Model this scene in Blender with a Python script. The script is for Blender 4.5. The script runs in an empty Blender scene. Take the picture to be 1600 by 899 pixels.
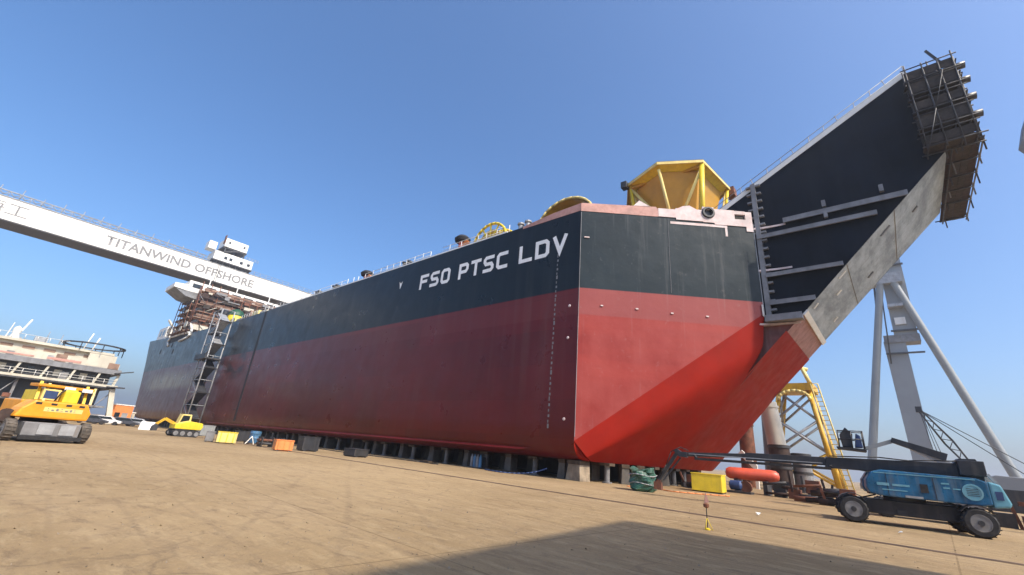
import bpy, bmesh, math, random
from mathutils import Vector, Matrix
random.seed(7)
R = math.radians
scene = bpy.context.scene
COL = scene.collection

# ------------------------------------------------------------------ camera, sky, sun, exposure
cam_d = bpy.data.cameras.new("camera")
cam = bpy.data.objects.new("camera", cam_d)
COL.objects.link(cam)
cam_d.sensor_fit = 'HORIZONTAL'
cam_d.sensor_width = 36.0
cam_d.lens = 36.0 * 676.907 / 1600.0
cam_d.clip_start = 0.1
cam_d.clip_end = 12000.0
cam.matrix_world = Matrix(((0.76290912, 0.16743411, 0.62444815, 0.0),
                           (0.64114349, -0.32008529, -0.69748149, 0.0),
                           (0.08309448, 0.93247586, -0.35154528, 1.6),
                           (0, 0, 0, 1)))
scene.camera = cam

SUN_EL, SUN_AZ = 46.0, -2.0          # azimuth from +x towards +y
world = bpy.data.worlds.new("World")
scene.world = world
world.use_nodes = True
wn = world.node_tree
sky = wn.nodes.new('ShaderNodeTexSky')
sky.sky_type = 'NISHITA'
sky.sun_disc = False
sky.sun_elevation = R(SUN_EL)
sky.sun_rotation = R(90.0 - SUN_AZ)
sky.altitude = 0.0
sky.air_density = 1.0
sky.dust_density = 3.4
sky.ozone_density = 6.0
bg = wn.nodes['Background']
bg.inputs['Strength'].default_value = 0.145
hs = wn.nodes.new('ShaderNodeHueSaturation')
hs.inputs['Saturation'].default_value = 1.12
wn.links.new(sky.outputs[0], hs.inputs['Color'])
wn.links.new(hs.outputs[0], bg.inputs['Color'])

sun_d = bpy.data.lights.new("sun", 'SUN')
sun_d.energy = 2.95
sun_d.angle = R(0.8)
sun_d.color = (1.0, 0.885, 0.72)
sun = bpy.data.objects.new("sun", sun_d)
COL.objects.link(sun)
sv = Vector((math.cos(R(SUN_EL)) * math.cos(R(SUN_AZ)), math.cos(R(SUN_EL)) * math.sin(R(SUN_AZ)), math.sin(R(SUN_EL))))
sun.rotation_euler = (-sv).to_track_quat('-Z', 'Y').to_euler()
sun.location = (60, 0, 80)

scene.view_settings.view_transform = 'Standard'
scene.view_settings.look = 'None'
scene.view_settings.exposure = 0.80
scene.view_settings.gamma = 1.0
scene.render.engine = 'CYCLES'
scene.cycles.max_bounces = 6

# ------------------------------------------------------------------ materials
def lin(h):
    h = h.lstrip('#')
    out = []
    for i in (0, 2, 4):
        c = int(h[i:i + 2], 16) / 255.0
        out.append(c / 12.92 if c <= 0.04045 else ((c + 0.055) / 1.055) ** 2.4)
    return tuple(out)

class NT:
    def __init__(self, name):
        self.m = bpy.data.materials.new(name)
        self.m.use_nodes = True
        self.t = self.m.node_tree
        self.b = self.t.nodes['Principled BSDF']
        self.pos = self.t.nodes.new('ShaderNodeNewGeometry').outputs['Position']
    def n(self, typ, **kw):
        nd = self.t.nodes.new(typ)
        for k, v in kw.items():
            setattr(nd, k, v)
        return nd
    def link(self, a, b): self.t.links.new(a, b)
    def mapped(self, scale, rot=(0, 0, 0)):
        mp = self.n('ShaderNodeMapping')
        mp.inputs['Scale'].default_value = scale
        mp.inputs['Rotation'].default_value = rot
        self.link(self.pos, mp.inputs['Vector'])
        return mp.outputs[0]
    def noise(self, scale, detail=4, rough=0.55, vec=None, dist=0.0):
        nd = self.n('ShaderNodeTexNoise')
        nd.inputs['Scale'].default_value = scale
        nd.inputs['Detail'].default_value = detail
        nd.inputs['Roughness'].default_value = rough
        nd.inputs['Distortion'].default_value = dist
        self.link(vec if vec is not None else self.pos, nd.inputs['Vector'])
        return nd.outputs['Fac']
    def ramp(self, fac, stops):
        nd = self.n('ShaderNodeValToRGB')
        el = nd.color_ramp.elements
        while len(el) < len(stops): el.new(0.5)
        for e, (p, c) in zip(el, stops):
            e.position = p
            e.color = (*c, 1) if len(c) == 3 else c
        self.link(fac, nd.inputs[0])
        return nd.outputs[0]
    def step(self, fac, a, b, va=0.0, vb=1.0):
        nd = self.n('ShaderNodeMapRange')
        nd.inputs['From Min'].default_value = a
        nd.inputs['From Max'].default_value = b
        nd.inputs['To Min'].default_value = va
        nd.inputs['To Max'].default_value = vb
        self.link(fac, nd.inputs['Value'])
        return nd.outputs[0]
    def mix(self, fac, a, b, mode='MIX'):
        nd = self.n('ShaderNodeMix', data_type='RGBA', blend_type=mode)
        if isinstance(fac, (int, float)): nd.inputs[0].default_value = fac
        else: self.link(fac, nd.inputs[0])
        for s, v in ((6, a), (7, b)):
            if isinstance(v, tuple): nd.inputs[s].default_value = (*v[:3], 1)
            else: self.link(v, nd.inputs[s])
        return nd.outputs[2]
    def math(self, op, a, b=None):
        nd = self.n('ShaderNodeMath', operation=op)
        for i, v in enumerate((a, b)):
            if v is None: continue
            if isinstance(v, (int, float)): nd.inputs[i].default_value = v
            else: self.link(v, nd.inputs[i])
        return nd.outputs[0]
    def xyz(self):
        s = self.n('ShaderNodeSeparateXYZ')
        self.link(self.pos, s.inputs[0])
        return s.outputs
    def bump(self, h, strength, dist=0.1):
        nd = self.n('ShaderNodeBump')
        nd.inputs['Strength'].default_value = strength
        nd.inputs['Distance'].default_value = dist
        self.link(h, nd.inputs['Height'])
        self.link(nd.outputs[0], self.b.inputs['Normal'])
    def out(self, col, rough, metal=0.0, spec=0.5):
        if isinstance(col, tuple): self.b.inputs['Base Color'].default_value = (*col[:3], 1)
        else: self.link(col, self.b.inputs['Base Color'])
        if isinstance(rough, (int, float)): self.b.inputs['Roughness'].default_value = rough
        else: self.link(rough, self.b.inputs['Roughness'])
        self.b.inputs['Metallic'].default_value = metal
        self.b.inputs['Specular IOR Level'].default_value = spec
        return self.m

def paint(name, col, rough=0.5, var=0.25, scale=1.2, dirt=None, dirt_amt=0.35, metal=0.0, bump=0.0, streak=True, spec=0.5):
    """weathered paint: broad tone drift, vertical run marks and dirt specks"""
    k = NT(name)
    dark = tuple(c * (1 - var) for c in col)
    lite = tuple(min(1.0, c * (1 + var)) for c in col)
    c = k.ramp(k.noise(scale, 5, 0.6), [(0.36, dark), (0.64, lite)])
    if dirt:
        if streak:
            f = k.noise(1.0, 4, 0.6, k.mapped((scale * 2.5, scale * 2.5, scale * 0.18)))
        else:
            f = k.noise(scale * 2.3, 6, 0.65)
        c = k.mix(k.step(f, 0.5, 0.72, 0.0, dirt_amt), c, dirt)
    r = k.step(k.noise(scale * 3, 3), 0.3, 0.7, max(0.05, rough - 0.1), min(1, rough + 0.12))
    if bump: k.bump(k.noise(scale * 6, 5), bump, 0.03)
    return k.out(c, r, metal, spec)

def hull_material(name, red, black, split, faded):
    k = NT(name)
    x, y, z = k.xyz()[0], k.xyz()[1], k.xyz()[2]
    u = k.math('ADD', x, k.math('MULTIPLY', y, 0.35))
    cx = k.n('ShaderNodeCombineXYZ')
    k.link(u, cx.inputs[0]); k.link(z, cx.inputs[1])
    br = k.n('ShaderNodeTexBrick')
    br.offset = 0.5
    br.inputs['Color1'].default_value = (0.70, 0.70, 0.70, 1)
    br.inputs['Color2'].default_value = (1.12, 1.12, 1.12, 1)
    br.inputs['Mortar'].default_value = (0.62, 0.62, 0.62, 1)
    br.inputs['Scale'].default_value = 1.0
    br.inputs['Mortar Size'].default_value = 0.03
    br.inputs['Mortar Smooth'].default_value = 0.6
    br.inputs['Brick Width'].default_value = 11.0
    br.inputs['Row Height'].default_value = 2.75
    k.link(cx.outputs[0], br.inputs['Vector'])
    redc = k.ramp(k.noise(0.16, 5, 0.6), [(0.36, tuple(c * 0.86 for c in red)), (0.64, tuple(c * 1.12 for c in red))])
    # freshly rolled band under the boot line
    bandm = k.math('MULTIPLY', k.step(z, 12.0, 12.08), k.step(z, 14.2, 14.18))
    redc = k.mix(k.math('MULTIPLY', bandm, 0.5), redc, faded)
    blackc = k.ramp(k.noise(0.2, 5, 0.6), [(0.3, tuple(c * 0.8 for c in black)), (0.7, tuple(c * 1.3 for c in black))])
    c = k.mix(k.step(z, split - 0.03, split + 0.03), redc, blackc)
    c = k.mix(0.55, c, br.outputs['Color'], 'MULTIPLY')
    # pale dust running down the plating; far aft the tint also paints in haze
    st = k.noise(1.0, 5, 0.6, k.mapped((1.1, 1.1, 0.05)))
    blot = k.noise(0.09, 4, 0.55)
    dust = k.math('MULTIPLY', k.step(st, 0.46, 0.75, 0.0, 0.5), k.step(blot, 0.38, 0.65))
    aft = k.step(x, -70.0, -150.0, 0.0, 0.45)
    c = k.mix(k.math('ADD', k.math('MULTIPLY', dust, 0.22), k.math('MULTIPLY', aft, k.step(st, 0.3, 0.7, 0.2, 1.0))), c, (0.235, 0.205, 0.165))
    refl_m = k.math('MULTIPLY', k.math('MULTIPLY', k.step(x, -108, -124), k.step(x, -160, -150)), k.math('MULTIPLY', k.step(z, 8.2, 9.4), k.step(z, 13.4, 11.0)))  # tan reflection of the lit ground, painted into the aft plating
    c = k.mix(k.math('MULTIPLY', refl_m, k.step(st, 0.36, 0.6, 0.25, 0.9)), c, (0.36, 0.30, 0.19))
    sm = k.math('MULTIPLY', k.math('MULTIPLY', k.step(x, -86, -88), k.step(x, -97, -94)), k.step(k.noise(1.0, 2, 0.4, k.mapped((0.15, 0.15, 0.42))), 0.50, 0.58))
    c = k.mix(k.math('MULTIPLY', sm, k.math('MULTIPLY', k.step(z, 9, 11), 0.75)), c, (0.006, 0.008, 0.010))
    rough = k.step(k.noise(0.5, 4), 0.3, 0.7, 0.26, 0.40)
    h = k.math('ADD', k.math('MULTIPLY', k.noise(0.55, 2, 0.4), 1.0), k.math('MULTIPLY', br.outputs['Fac'], -0.06))
    k.bump(h, 0.12, 0.35)
    return k.out(c, rough, 0.0, 0.30)

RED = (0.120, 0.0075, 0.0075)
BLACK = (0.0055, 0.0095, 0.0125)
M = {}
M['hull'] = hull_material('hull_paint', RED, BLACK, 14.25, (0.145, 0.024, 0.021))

def bow_face_mat():
    k = NT('bow_face_paint')
    x, y, z = k.xyz()[0], k.xyz()[1], k.xyz()[2]
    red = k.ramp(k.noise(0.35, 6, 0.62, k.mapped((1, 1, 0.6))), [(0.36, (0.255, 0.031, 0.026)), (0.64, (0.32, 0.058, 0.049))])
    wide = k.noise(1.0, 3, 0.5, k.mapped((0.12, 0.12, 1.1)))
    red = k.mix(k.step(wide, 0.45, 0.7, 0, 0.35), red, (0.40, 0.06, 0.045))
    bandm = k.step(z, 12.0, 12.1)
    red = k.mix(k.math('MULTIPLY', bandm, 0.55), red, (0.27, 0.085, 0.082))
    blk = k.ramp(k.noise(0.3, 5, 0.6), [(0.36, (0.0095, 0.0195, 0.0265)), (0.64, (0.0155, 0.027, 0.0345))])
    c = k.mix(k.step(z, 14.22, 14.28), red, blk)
    st = k.noise(1.0, 5, 0.65, k.mapped((1.7, 1.7, 0.07)))
    c = k.mix(k.step(st, 0.56, 0.8, 0.0, 0.22), c, (0.34, 0.33, 0.32))
    c = k.mix(k.step(k.noise(2.2, 5, 0.6), 0.62, 0.75, 0.0, 0.12), c, (0.36, 0.30, 0.28))
    k.bump(k.noise(0.6, 3, 0.5), 0.15, 0.3)
    return k.out(c, k.step(k.noise(0.8, 3), 0.3, 0.7, 0.42, 0.62), 0.0, 0.2)
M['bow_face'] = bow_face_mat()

M['underside'] = paint('fresh_antifouling_red', (0.275, 0.0110, 0.0035), 0.6, 0.12, 0.35, (0.20, 0.022, 0.012), 0.3, bump=0.05, spec=0.15)
M['navy'] = paint('navy_primer', (0.0055, 0.0090, 0.0165), 0.55, 0.3, 0.3, (0.05, 0.055, 0.065), 0.12, spec=0.12)
M['lower_red'] = paint('old_red_primer', (0.17, 0.055, 0.045), 0.6, 0.25, 0.8, (0.30, 0.20, 0.17), 0.4)
M['pink_red'] = paint('sanded_red', (0.33, 0.17, 0.15), 0.65, 0.2, 1.2, (0.18, 0.06, 0.05), 0.45)

def rake_mat():
    k = NT('grey_shop_primer')
    a = k.noise(0.7, 7, 0.7, k.mapped((1, 0.35, 1)))
    c = k.ramp(a, [(0.36, (0.18, 0.205, 0.225)), (0.46, (0.25, 0.29, 0.315)), (0.56, (0.36, 0.41, 0.44)), (0.68, (0.45, 0.505, 0.54))])
    lg = k.noise(1.0, 6, 0.7, k.mapped((0.4, 2.4, 0.4)))
    c = k.mix(k.step(lg, 0.52, 0.68, 0, 0.4), c, (0.15, 0.16, 0.165))
    c = k.mix(k.step(k.noise(1.3, 6, 0.7), 0.62, 0.72, 0, 0.3), c, (0.20, 0.19, 0.16))
    c = k.mix(k.step(k.noise(3.2, 4, 0.6), 0.64, 0.74, 0, 0.35), c, (0.62, 0.64, 0.65))
    k.bump(k.noise(2.0, 5, 0.6), 0.3, 0.1)
    return k.out(c, 0.6)
M['rake'] = rake_mat()
M['grey_primer'] = paint('grey_primer', (0.20, 0.205, 0.215), 0.6, 0.2, 0.9, (0.10, 0.08, 0.07), 0.35)
M['pale_primer'] = paint('pale_primer', (0.60, 0.50, 0.48), 0.65, 0.18, 0.9, (0.62, 0.33, 0.28), 0.55, streak=False)
M['pink_primer'] = paint('pink_primer', (0.48, 0.26, 0.215), 0.65, 0.18, 0.8, (0.32, 0.12, 0.09), 0.5, streak=False)
M['white'] = paint('white_paint', (0.78, 0.77, 0.72), 0.5, 0.06, 0.5, (0.55, 0.48, 0.38), 0.3)
M['cream'] = paint('cream_white_paint', (0.52, 0.49, 0.40), 0.55, 0.12, 0.35, (0.36, 0.29, 0.20), 0.45)
M['girder'] = paint('girder_white_paint', (0.80, 0.78, 0.72), 0.5, 0.05, 0.2, (0.60, 0.54, 0.45), 0.3)
M['letter_white'] = paint('letter_white', (0.86, 0.86, 0.84), 0.5, 0.05, 1.0, (0.5, 0.5, 0.5), 0.3)
M['letter_grey'] = paint('letter_grey', (0.20, 0.20, 0.20), 0.6, 0.1, 1.0)
M['black'] = paint('black_rubber', (0.018, 0.018, 0.020), 0.75, 0.3, 3.0, (0.12, 0.10, 0.08), 0.3, streak=False)
M['dark_steel'] = paint('dark_steel', (0.035, 0.037, 0.042), 0.55, 0.3, 1.5, (0.11, 0.08, 0.06), 0.35)
M['charcoal'] = paint('charcoal_paint', (0.022, 0.024, 0.030), 0.42, 0.25, 1.5, (0.14, 0.12, 0.10), 0.25)
M['steel'] = paint('galvanised_steel', (0.33, 0.34, 0.35), 0.5, 0.2, 1.2, (0.18, 0.14, 0.11), 0.35, metal=0.2)
M['tower_grey'] = paint('crane_grey_paint', (0.25, 0.265, 0.275), 0.5, 0.08, 0.15, (0.22, 0.21, 0.20), 0.4)
M['tower_light'] = paint('brace_light_grey', (0.25, 0.27, 0.275), 0.5, 0.08, 0.15, (0.33, 0.31, 0.29), 0.3)
M['yellow'] = paint('crane_yellow', (0.62, 0.36, 0.02), 0.45, 0.15, 0.8, (0.30, 0.15, 0.03), 0.4)
M['bright_yellow'] = paint('bright_yellow', (0.78, 0.58, 0.03), 0.45, 0.10, 1.2, (0.40, 0.26, 0.05), 0.35)
M['pale_yellow'] = paint('pale_yellow', (0.76, 0.60, 0.20), 0.5, 0.10, 0.8, (0.45, 0.30, 0.10), 0.35)
M['amber'] = paint('amber_yellow', (0.80, 0.33, 0.015), 0.4, 0.12, 1.2, (0.40, 0.18, 0.05), 0.3)
M['orange'] = paint('orange_paint', (0.78, 0.25, 0.07), 0.5, 0.12, 1.5, (0.45, 0.20, 0.10), 0.35)
M['coral'] = paint('coral_red_paint', (0.66, 0.10, 0.05), 0.45, 0.12, 1.0, (0.40, 0.12, 0.08), 0.35)
M['lift_blue'] = paint('lift_blue', (0.014, 0.105, 0.215), 0.35, 0.35, 1.6, (0.22, 0.22, 0.20), 0.45)
M['lift_cyan'] = paint('lift_pale_cyan', (0.14, 0.36, 0.46), 0.4, 0.15, 1.5, (0.36, 0.34, 0.30), 0.3)
M['blue'] = paint('drum_blue', (0.05, 0.16, 0.30), 0.5, 0.2, 1.5, (0.18, 0.14, 0.10), 0.35)
M['navy_blue'] = paint('machine_blue', (0.03, 0.06, 0.16), 0.5, 0.2, 1.5)
M['green'] = paint('tarp_green', (0.022, 0.085, 0.055), 0.45, 0.35, 2.2, (0.22, 0.30, 0.26), 0.4, bump=0.4, streak=False)
M['dark_green'] = paint('dark_green', (0.012, 0.07, 0.03), 0.5, 0.25, 1.5)
M['concrete'] = paint('block_concrete', (0.10, 0.092, 0.08), 0.85, 0.25, 1.4, (0.16, 0.13, 0.10), 0.5, bump=0.3)
M['timber'] = paint('block_timber', (0.075, 0.052, 0.033), 0.8, 0.3, 2.5, (0.10, 0.07, 0.05), 0.4, bump=0.3)
M['plank'] = paint('scaffold_plank', (0.036, 0.027, 0.021), 0.85, 0.45, 1.8, (0.09, 0.065, 0.045), 0.5, bump=0.3, streak=False)
M['rust'] = paint('rusty_steel', (0.17, 0.065, 0.035), 0.8, 0.35, 1.6, (0.08, 0.04, 0.03), 0.5, bump=0.2)
M['scaf_brown'] = paint('scaffold_brown', (0.25, 0.16, 0.115), 0.8, 0.35, 0.6, (0.12, 0.07, 0.05), 0.5)
M['glass'] = paint('dark_glass', (0.015, 0.022, 0.028), 0.12, 0.2, 1.0)
M['rim'] = paint('wheel_rim_grey', (0.20, 0.20, 0.20), 0.55, 0.2, 3.0, (0.20, 0.17, 0.14), 0.5, streak=False)
M['machine_grey'] = paint('chassis_grey', (0.20, 0.20, 0.205), 0.55, 0.2, 1.5, (0.20, 0.15, 0.10), 0.45)
M['wall'] = paint('workshop_cladding', (0.45, 0.47, 0.5), 0.6, 0.1, 0.2, (0.3, 0.28, 0.25), 0.3)
M['silver'] = paint('car_silver', (0.45, 0.46, 0.48), 0.3, 0.05, 1.0, metal=0.4)
M['car_white'] = paint('car_white', (0.75, 0.75, 0.74), 0.3, 0.05, 1.0)
M['car_dark'] = paint('car_dark', (0.05, 0.055, 0.07), 0.3, 0.1, 1.0)
M['dusty_rubber'] = paint('dusty_rubber', (0.10, 0.085, 0.07), 0.85, 0.35, 3.0, (0.22, 0.17, 0.12), 0.5, streak=False)
M['post_dark'] = paint('shade_post_steel', (0.16, 0.16, 0.16), 0.6, 0.3, 1.5, (0.10, 0.07, 0.05), 0.5)
M['plank_brown'] = paint('weathered_red_plank', (0.040, 0.023, 0.018), 0.85, 0.4, 1.5, (0.085, 0.06, 0.045), 0.5, bump=0.3, streak=False)
M['bowl_amber'] = paint('bowl_amber', (0.52, 0.27, 0.02), 0.5, 0.12, 0.4, (0.30, 0.14, 0.02), 0.25, streak=False)
M['rail_brown'] = paint('rail_brown', (0.15, 0.095, 0.06), 0.8, 0.3, 1.0, (0.3, 0.2, 0.11), 0.7, streak=False)
M['tan_block'] = paint('tan_block', (0.27, 0.215, 0.15), 0.85, 0.3, 1.6, (0.15, 0.11, 0.08), 0.5, bump=0.3)
M['pole_pink'] = paint('marker_pink', (0.62, 0.34, 0.28), 0.6, 0.1, 4.0)

def ground_mat():
    k = NT('dusty_concrete_ground')
    big = k.noise(0.045, 5, 0.6)
    mid = k.noise(0.33, 6, 0.62, k.mapped((0.55, 1.2, 1), (0, 0, R(8))))
    c = k.ramp(big, [(0.40, (0.262, 0.182, 0.094)), (0.5, (0.338, 0.238, 0.123)), (0.60, (0.425, 0.306, 0.164))])
    c = k.mix(k.step(mid, 0.42, 0.68, 0.0, 0.55), c, (0.425, 0.310, 0.178))
    c = k.mix(k.step(k.noise(0.8, 6, 0.7, k.mapped((0.5, 1.3, 1), (0, 0, R(-12)))), 0.54, 0.72, 0.0, 0.6), c, (0.20, 0.132, 0.075))
    c = k.mix(k.step(k.noise(2.6, 6, 0.7, k.mapped((0.35, 1.2, 1), (0, 0, R(4)))), 0.50, 0.64, 0.0, 0.55), c, (0.49, 0.365, 0.205))
    c = k.mix(k.step(k.noise(3.4, 7, 0.75, k.mapped((0.4, 1.0, 1), (0, 0, R(-5)))), 0.52, 0.66, 0.0, 0.60), c, (0.185, 0.132, 0.080))
    # fine twin tyre tracks and drag marks
    for rot, sc, off in ((4, 0.31, 0.0), (-17, 0.23, 3.0), (31, 0.19, 9.0)):
        wv = k.n('ShaderNodeTexWave', wave_type='BANDS', bands_direction='Y')
        mp = k.n('ShaderNodeMapping')
        mp.inputs['Rotation'].default_value = (0, 0, R(rot))
        mp.inputs['Location'].default_value = (off, off, 0)
        k.link(k.pos, mp.inputs['Vector'])
        k.link(mp.outputs[0], wv.inputs['Vector'])
        wv.inputs['Scale'].default_value = sc
        wv.inputs['Distortion'].default_value = 1.2
        wv.inputs['Detail'].default_value = 2.0
        wv.inputs['Detail Scale'].default_value = 0.25
        f = k.math('MULTIPLY', k.step(wv.outputs['Fac'], 0.965, 0.995, 0.0, 0.22), k.math('MULTIPLY', k.step(k.noise(0.10, 3), 0.46, 0.6), k.step(k.noise(6.0, 4, 0.7), 0.35, 0.6, 0.3, 1.0)))
        c = k.mix(f, c, (0.17, 0.125, 0.085))
    vo = k.n('ShaderNodeTexVoronoi', feature='DISTANCE_TO_EDGE')
    vm = k.n('ShaderNodeVectorMath', operation='ADD')
    nz = k.n('ShaderNodeTexNoise'); nz.inputs['Scale'].default_value = 0.8; nz.inputs['Detail'].default_value = 4
    k.link(k.pos, nz.inputs['Vector']); k.link(k.pos, vm.inputs[0]); k.link(nz.outputs['Color'], vm.inputs[1])
    k.link(vm.outputs[0], vo.inputs['Vector']); vo.inputs['Scale'].default_value = 0.22
    crk = k.math('MULTIPLY', k.step(vo.outputs['Distance'], 0.010, 0.002, 0.0, 0.32), k.step(k.noise(0.15, 2), 0.48, 0.58))
    c = k.mix(crk, c, (0.13, 0.095, 0.065))
    # slab joints
    br = k.n('ShaderNodeTexBrick')
    br.offset = 0.0
    br.inputs['Color1'].default_value = (1, 1, 1, 1)
    br.inputs['Color2'].default_value = (0.9, 0.9, 0.9, 1)
    br.inputs['Mortar'].default_value = (0.46, 0.44, 0.42, 1)
    br.inputs['Scale'].default_value = 1.0
    br.inputs['Mortar Size'].default_value = 0.025
    br.inputs['Mortar Smooth'].default_value = 0.4
    br.inputs['Brick Width'].default_value = 6.0
    br.inputs['Row Height'].default_value = 5.0
    k.link(k.mapped((1, 1, 1), (0, 0, R(2))), br.inputs['Vector'])
    c = k.mix(0.55, c, br.outputs['Color'], 'MULTIPLY')
    # oil spots and grit
    c = k.mix(k.step(k.noise(1.7, 4, 0.6), 0.68, 0.76, 0.0, 0.5), c, (0.16, 0.11, 0.08))
    c = k.mix(k.step(k.noise(14.0, 5, 0.7), 0.35, 0.7, 0.0, 0.28), c, (0.24, 0.16, 0.10))
    c = k.mix(k.step(k.noise(55.0, 3, 0.7), 0.60, 0.72, 0.0, 0.4), c, (0.58, 0.44, 0.28))
    h = k.math('ADD', k.noise(22.0, 6, 0.7), k.math('MULTIPLY', k.noise(2.4, 5, 0.65), 3.0))
    k.bump(h, 0.55, 0.05)
    return k.out(c, 0.9, 0.0, 0.15)
M['ground'] = ground_mat()

# ------------------------------------------------------------------ mesh helpers
class MB:
    """collects shapes in one bmesh; build() links them as ONE mesh object"""
    def __init__(self, off=(0, 0, 0), mat=None):
        self.bm = bmesh.new()
        self.off = Vector(off)
        self.mat = mat
    def P(self, p):
        p = Vector(p)
        if self.mat is not None: p = self.mat @ p
        return p - self.off
    def face(self, pts):
        vs = [self.bm.verts.new(self.P(p)) for p in pts]
        return self.bm.faces.new(vs)
    def box(self, a, b):
        x0, y0, z0 = [min(a[i], b[i]) for i in range(3)]
        x1, y1, z1 = [max(a[i], b[i]) for i in range(3)]
        v = [self.bm.verts.new(self.P(p)) for p in ((x0, y0, z0), (x1, y0, z0), (x1, y1, z0), (x0, y1, z0), (x0, y0, z1), (x1, y0, z1), (x1, y1, z1), (x0, y1, z1))]
        for f in ((3, 2, 1, 0), (4, 5, 6, 7), (0, 1, 5, 4), (1, 2, 6, 5), (2, 3, 7, 6), (3, 0, 4, 7)):
            self.bm.faces.new([v[i] for i in f])
        return self
    def frame(self, p, q, up=(0, 0, 1)):
        p, q = Vector(p), Vector(q)
        d = (q - p).normalized()
        u = Vector(up)
        if abs(d.dot(u)) > 0.98: u = Vector((1, 0, 0))
        s = d.cross(u).normalized()
        return p, q, s, s.cross(d).normalized()
    def bar(self, p, q, w, h, w2=None, h2=None, up=(0, 0, 1)):
        p, q, s, u = self.frame(p, q, up)
        w2 = w if w2 is None else w2
        h2 = h if h2 is None else h2
        a = [self.bm.verts.new(self.P(p + s * (i * w / 2) + u * (j * h / 2))) for i, j in ((-1, -1), (1, -1), (1, 1), (-1, 1))]
        b = [self.bm.verts.new(self.P(q + s * (i * w2 / 2) + u * (j * h2 / 2))) for i, j in ((-1, -1), (1, -1), (1, 1), (-1, 1))]
        self.bm.faces.new(a[::-1]); self.bm.faces.new(b)
        for i in range(4):
            self.bm.faces.new((a[i], a[(i + 1) % 4], b[(i + 1) % 4], b[i]))
        return self
    def tube(self, p, q, r, r2=None, n=8, cap=True):
        p, q, s, u = self.frame(p, q)
        r2 = r if r2 is None else r2
        a, b = [], []
        for i in range(n):
            t = 2 * math.pi * i / n
            d = s * math.cos(t) + u * math.sin(t)
            a.append(self.bm.verts.new(self.P(p + d * r)))
            b.append(self.bm.verts.new(self.P(q + d * r2)))
        for i in range(n):
            f = self.bm.faces.new((a[i], a[(i + 1) % n], b[(i + 1) % n], b[i]))
            f.smooth = True
        if cap:
            self.bm.faces.new(a[::-1]); self.bm.faces.new(b)
        return self
    def path(self, pts, r, n=6):
        for a, b in zip(pts, pts[1:]): self.tube(a, b, r, n=n)
        return self
    def lathe(self, c, axis, prof, n=24):
        """prof: (radius, distance along axis)"""
        c = Vector(c); axis = Vector(axis).normalized()
        u = Vector((0, 0, 1)) if abs(axis.z) < 0.9 else Vector((1, 0, 0))
        s = axis.cross(u).normalized(); u = s.cross(axis).normalized()
        rings = []
        for r, h in prof:
            rings.append([self.bm.verts.new(self.P(c + axis * h + (s * math.cos(2 * math.pi * i / n) + u * math.sin(2 * math.pi * i / n)) * r)) for i in range(n)])
        for ra, rb in zip(rings, rings[1:]):
            for i in range(n):
                f = self.bm.faces.new((ra[i], ra[(i + 1) % n], rb[(i + 1) % n], rb[i]))
                f.smooth = True
        if prof[0][0] > 1e-4: self.bm.faces.new(rings[0][::-1])
        if prof[-1][0] > 1e-4: self.bm.faces.new(rings[-1])
        return self
    def prism(self, poly, d):
        """closed polygon of 3D points swept by vector d"""
        d = Vector(d)
        a = [self.bm.verts.new(self.P(p)) for p in poly]
        b = [self.bm.verts.new(self.P(Vector(p) + d)) for p in poly]
        self.bm.faces.new(a[::-1]); self.bm.faces.new(b)
        n = len(a)
        for i in range(n):
            self.bm.faces.new((a[i], a[(i + 1) % n], b[(i + 1) % n], b[i]))
        return self
    def grid(self, rows, smooth=True):
        vs = [[self.bm.verts.new(self.P(p)) for p in r] for r in rows]
        for r0, r1 in zip(vs, vs[1:]):
            for i in range(len(r0) - 1):
                try:
                    f = self.bm.faces.new((r0[i], r0[i + 1], r1[i + 1], r1[i]))
                    f.smooth = smooth
                except ValueError:
                    pass
        return self
    def build(self, name, m, parent=None, bevel=0.0, weld=False, sharp=35.0):
        bm = self.bm
        if weld: bmesh.ops.remove_doubles(bm, verts=bm.verts, dist=0.0005)
        bmesh.ops.recalc_face_normals(bm, faces=bm.faces)
        if bevel > 0:
            es = [e for e in bm.edges if len(e.link_faces) == 2 and e.calc_face_angle(0) > R(30) and not all(f.smooth for f in e.link_faces)]
            if es: bmesh.ops.bevel(bm, geom=es, offset=bevel, segments=2, profile=0.6, affect='EDGES', clamp_overlap=True)
        for e in bm.edges:
            if len(e.link_faces) == 2: e.smooth = e.calc_face_angle(0) < R(sharp)
        me = bpy.data.meshes.new(name)
        bm.to_mesh(me); bm.free()
        me.materials.append(m)
        o = bpy.data.objects.new(name, me)
        COL.objects.link(o)
        if parent is not None: o.parent = parent
        return o

def tag(o, label=None, cat=None, group=None, kind=None):
    if label: o['label'] = label
    if cat: o['category'] = cat
    if group: o['group'] = group
    if kind: o['kind'] = kind
    return o

def thing(name, label, cat, loc=(0, 0, 0), rz=0.0, group=None):
    o = bpy.data.objects.new(name, None)
    o.empty_display_size = 0.3
    o.location = loc
    o.rotation_euler = (0, 0, R(rz))
    COL.objects.link(o)
    return tag(o, label, cat, group)

def kids(o): return [c for c in bpy.data.objects if c.parent == o]

def copy_tree(o, ch, loc, rz=None):
    """copy of a thing and its parts (ch: list of (part, [sub-parts]))"""
    c = o.copy(); COL.objects.link(c); c.location = loc
    if rz is not None: c.rotation_euler = (0, 0, R(rz))
    for p, subs in ch:
        q = p.copy(); COL.objects.link(q); q.parent = c
        for s in subs:
            t = s.copy(); COL.objects.link(t); t.parent = q
    return c

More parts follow.
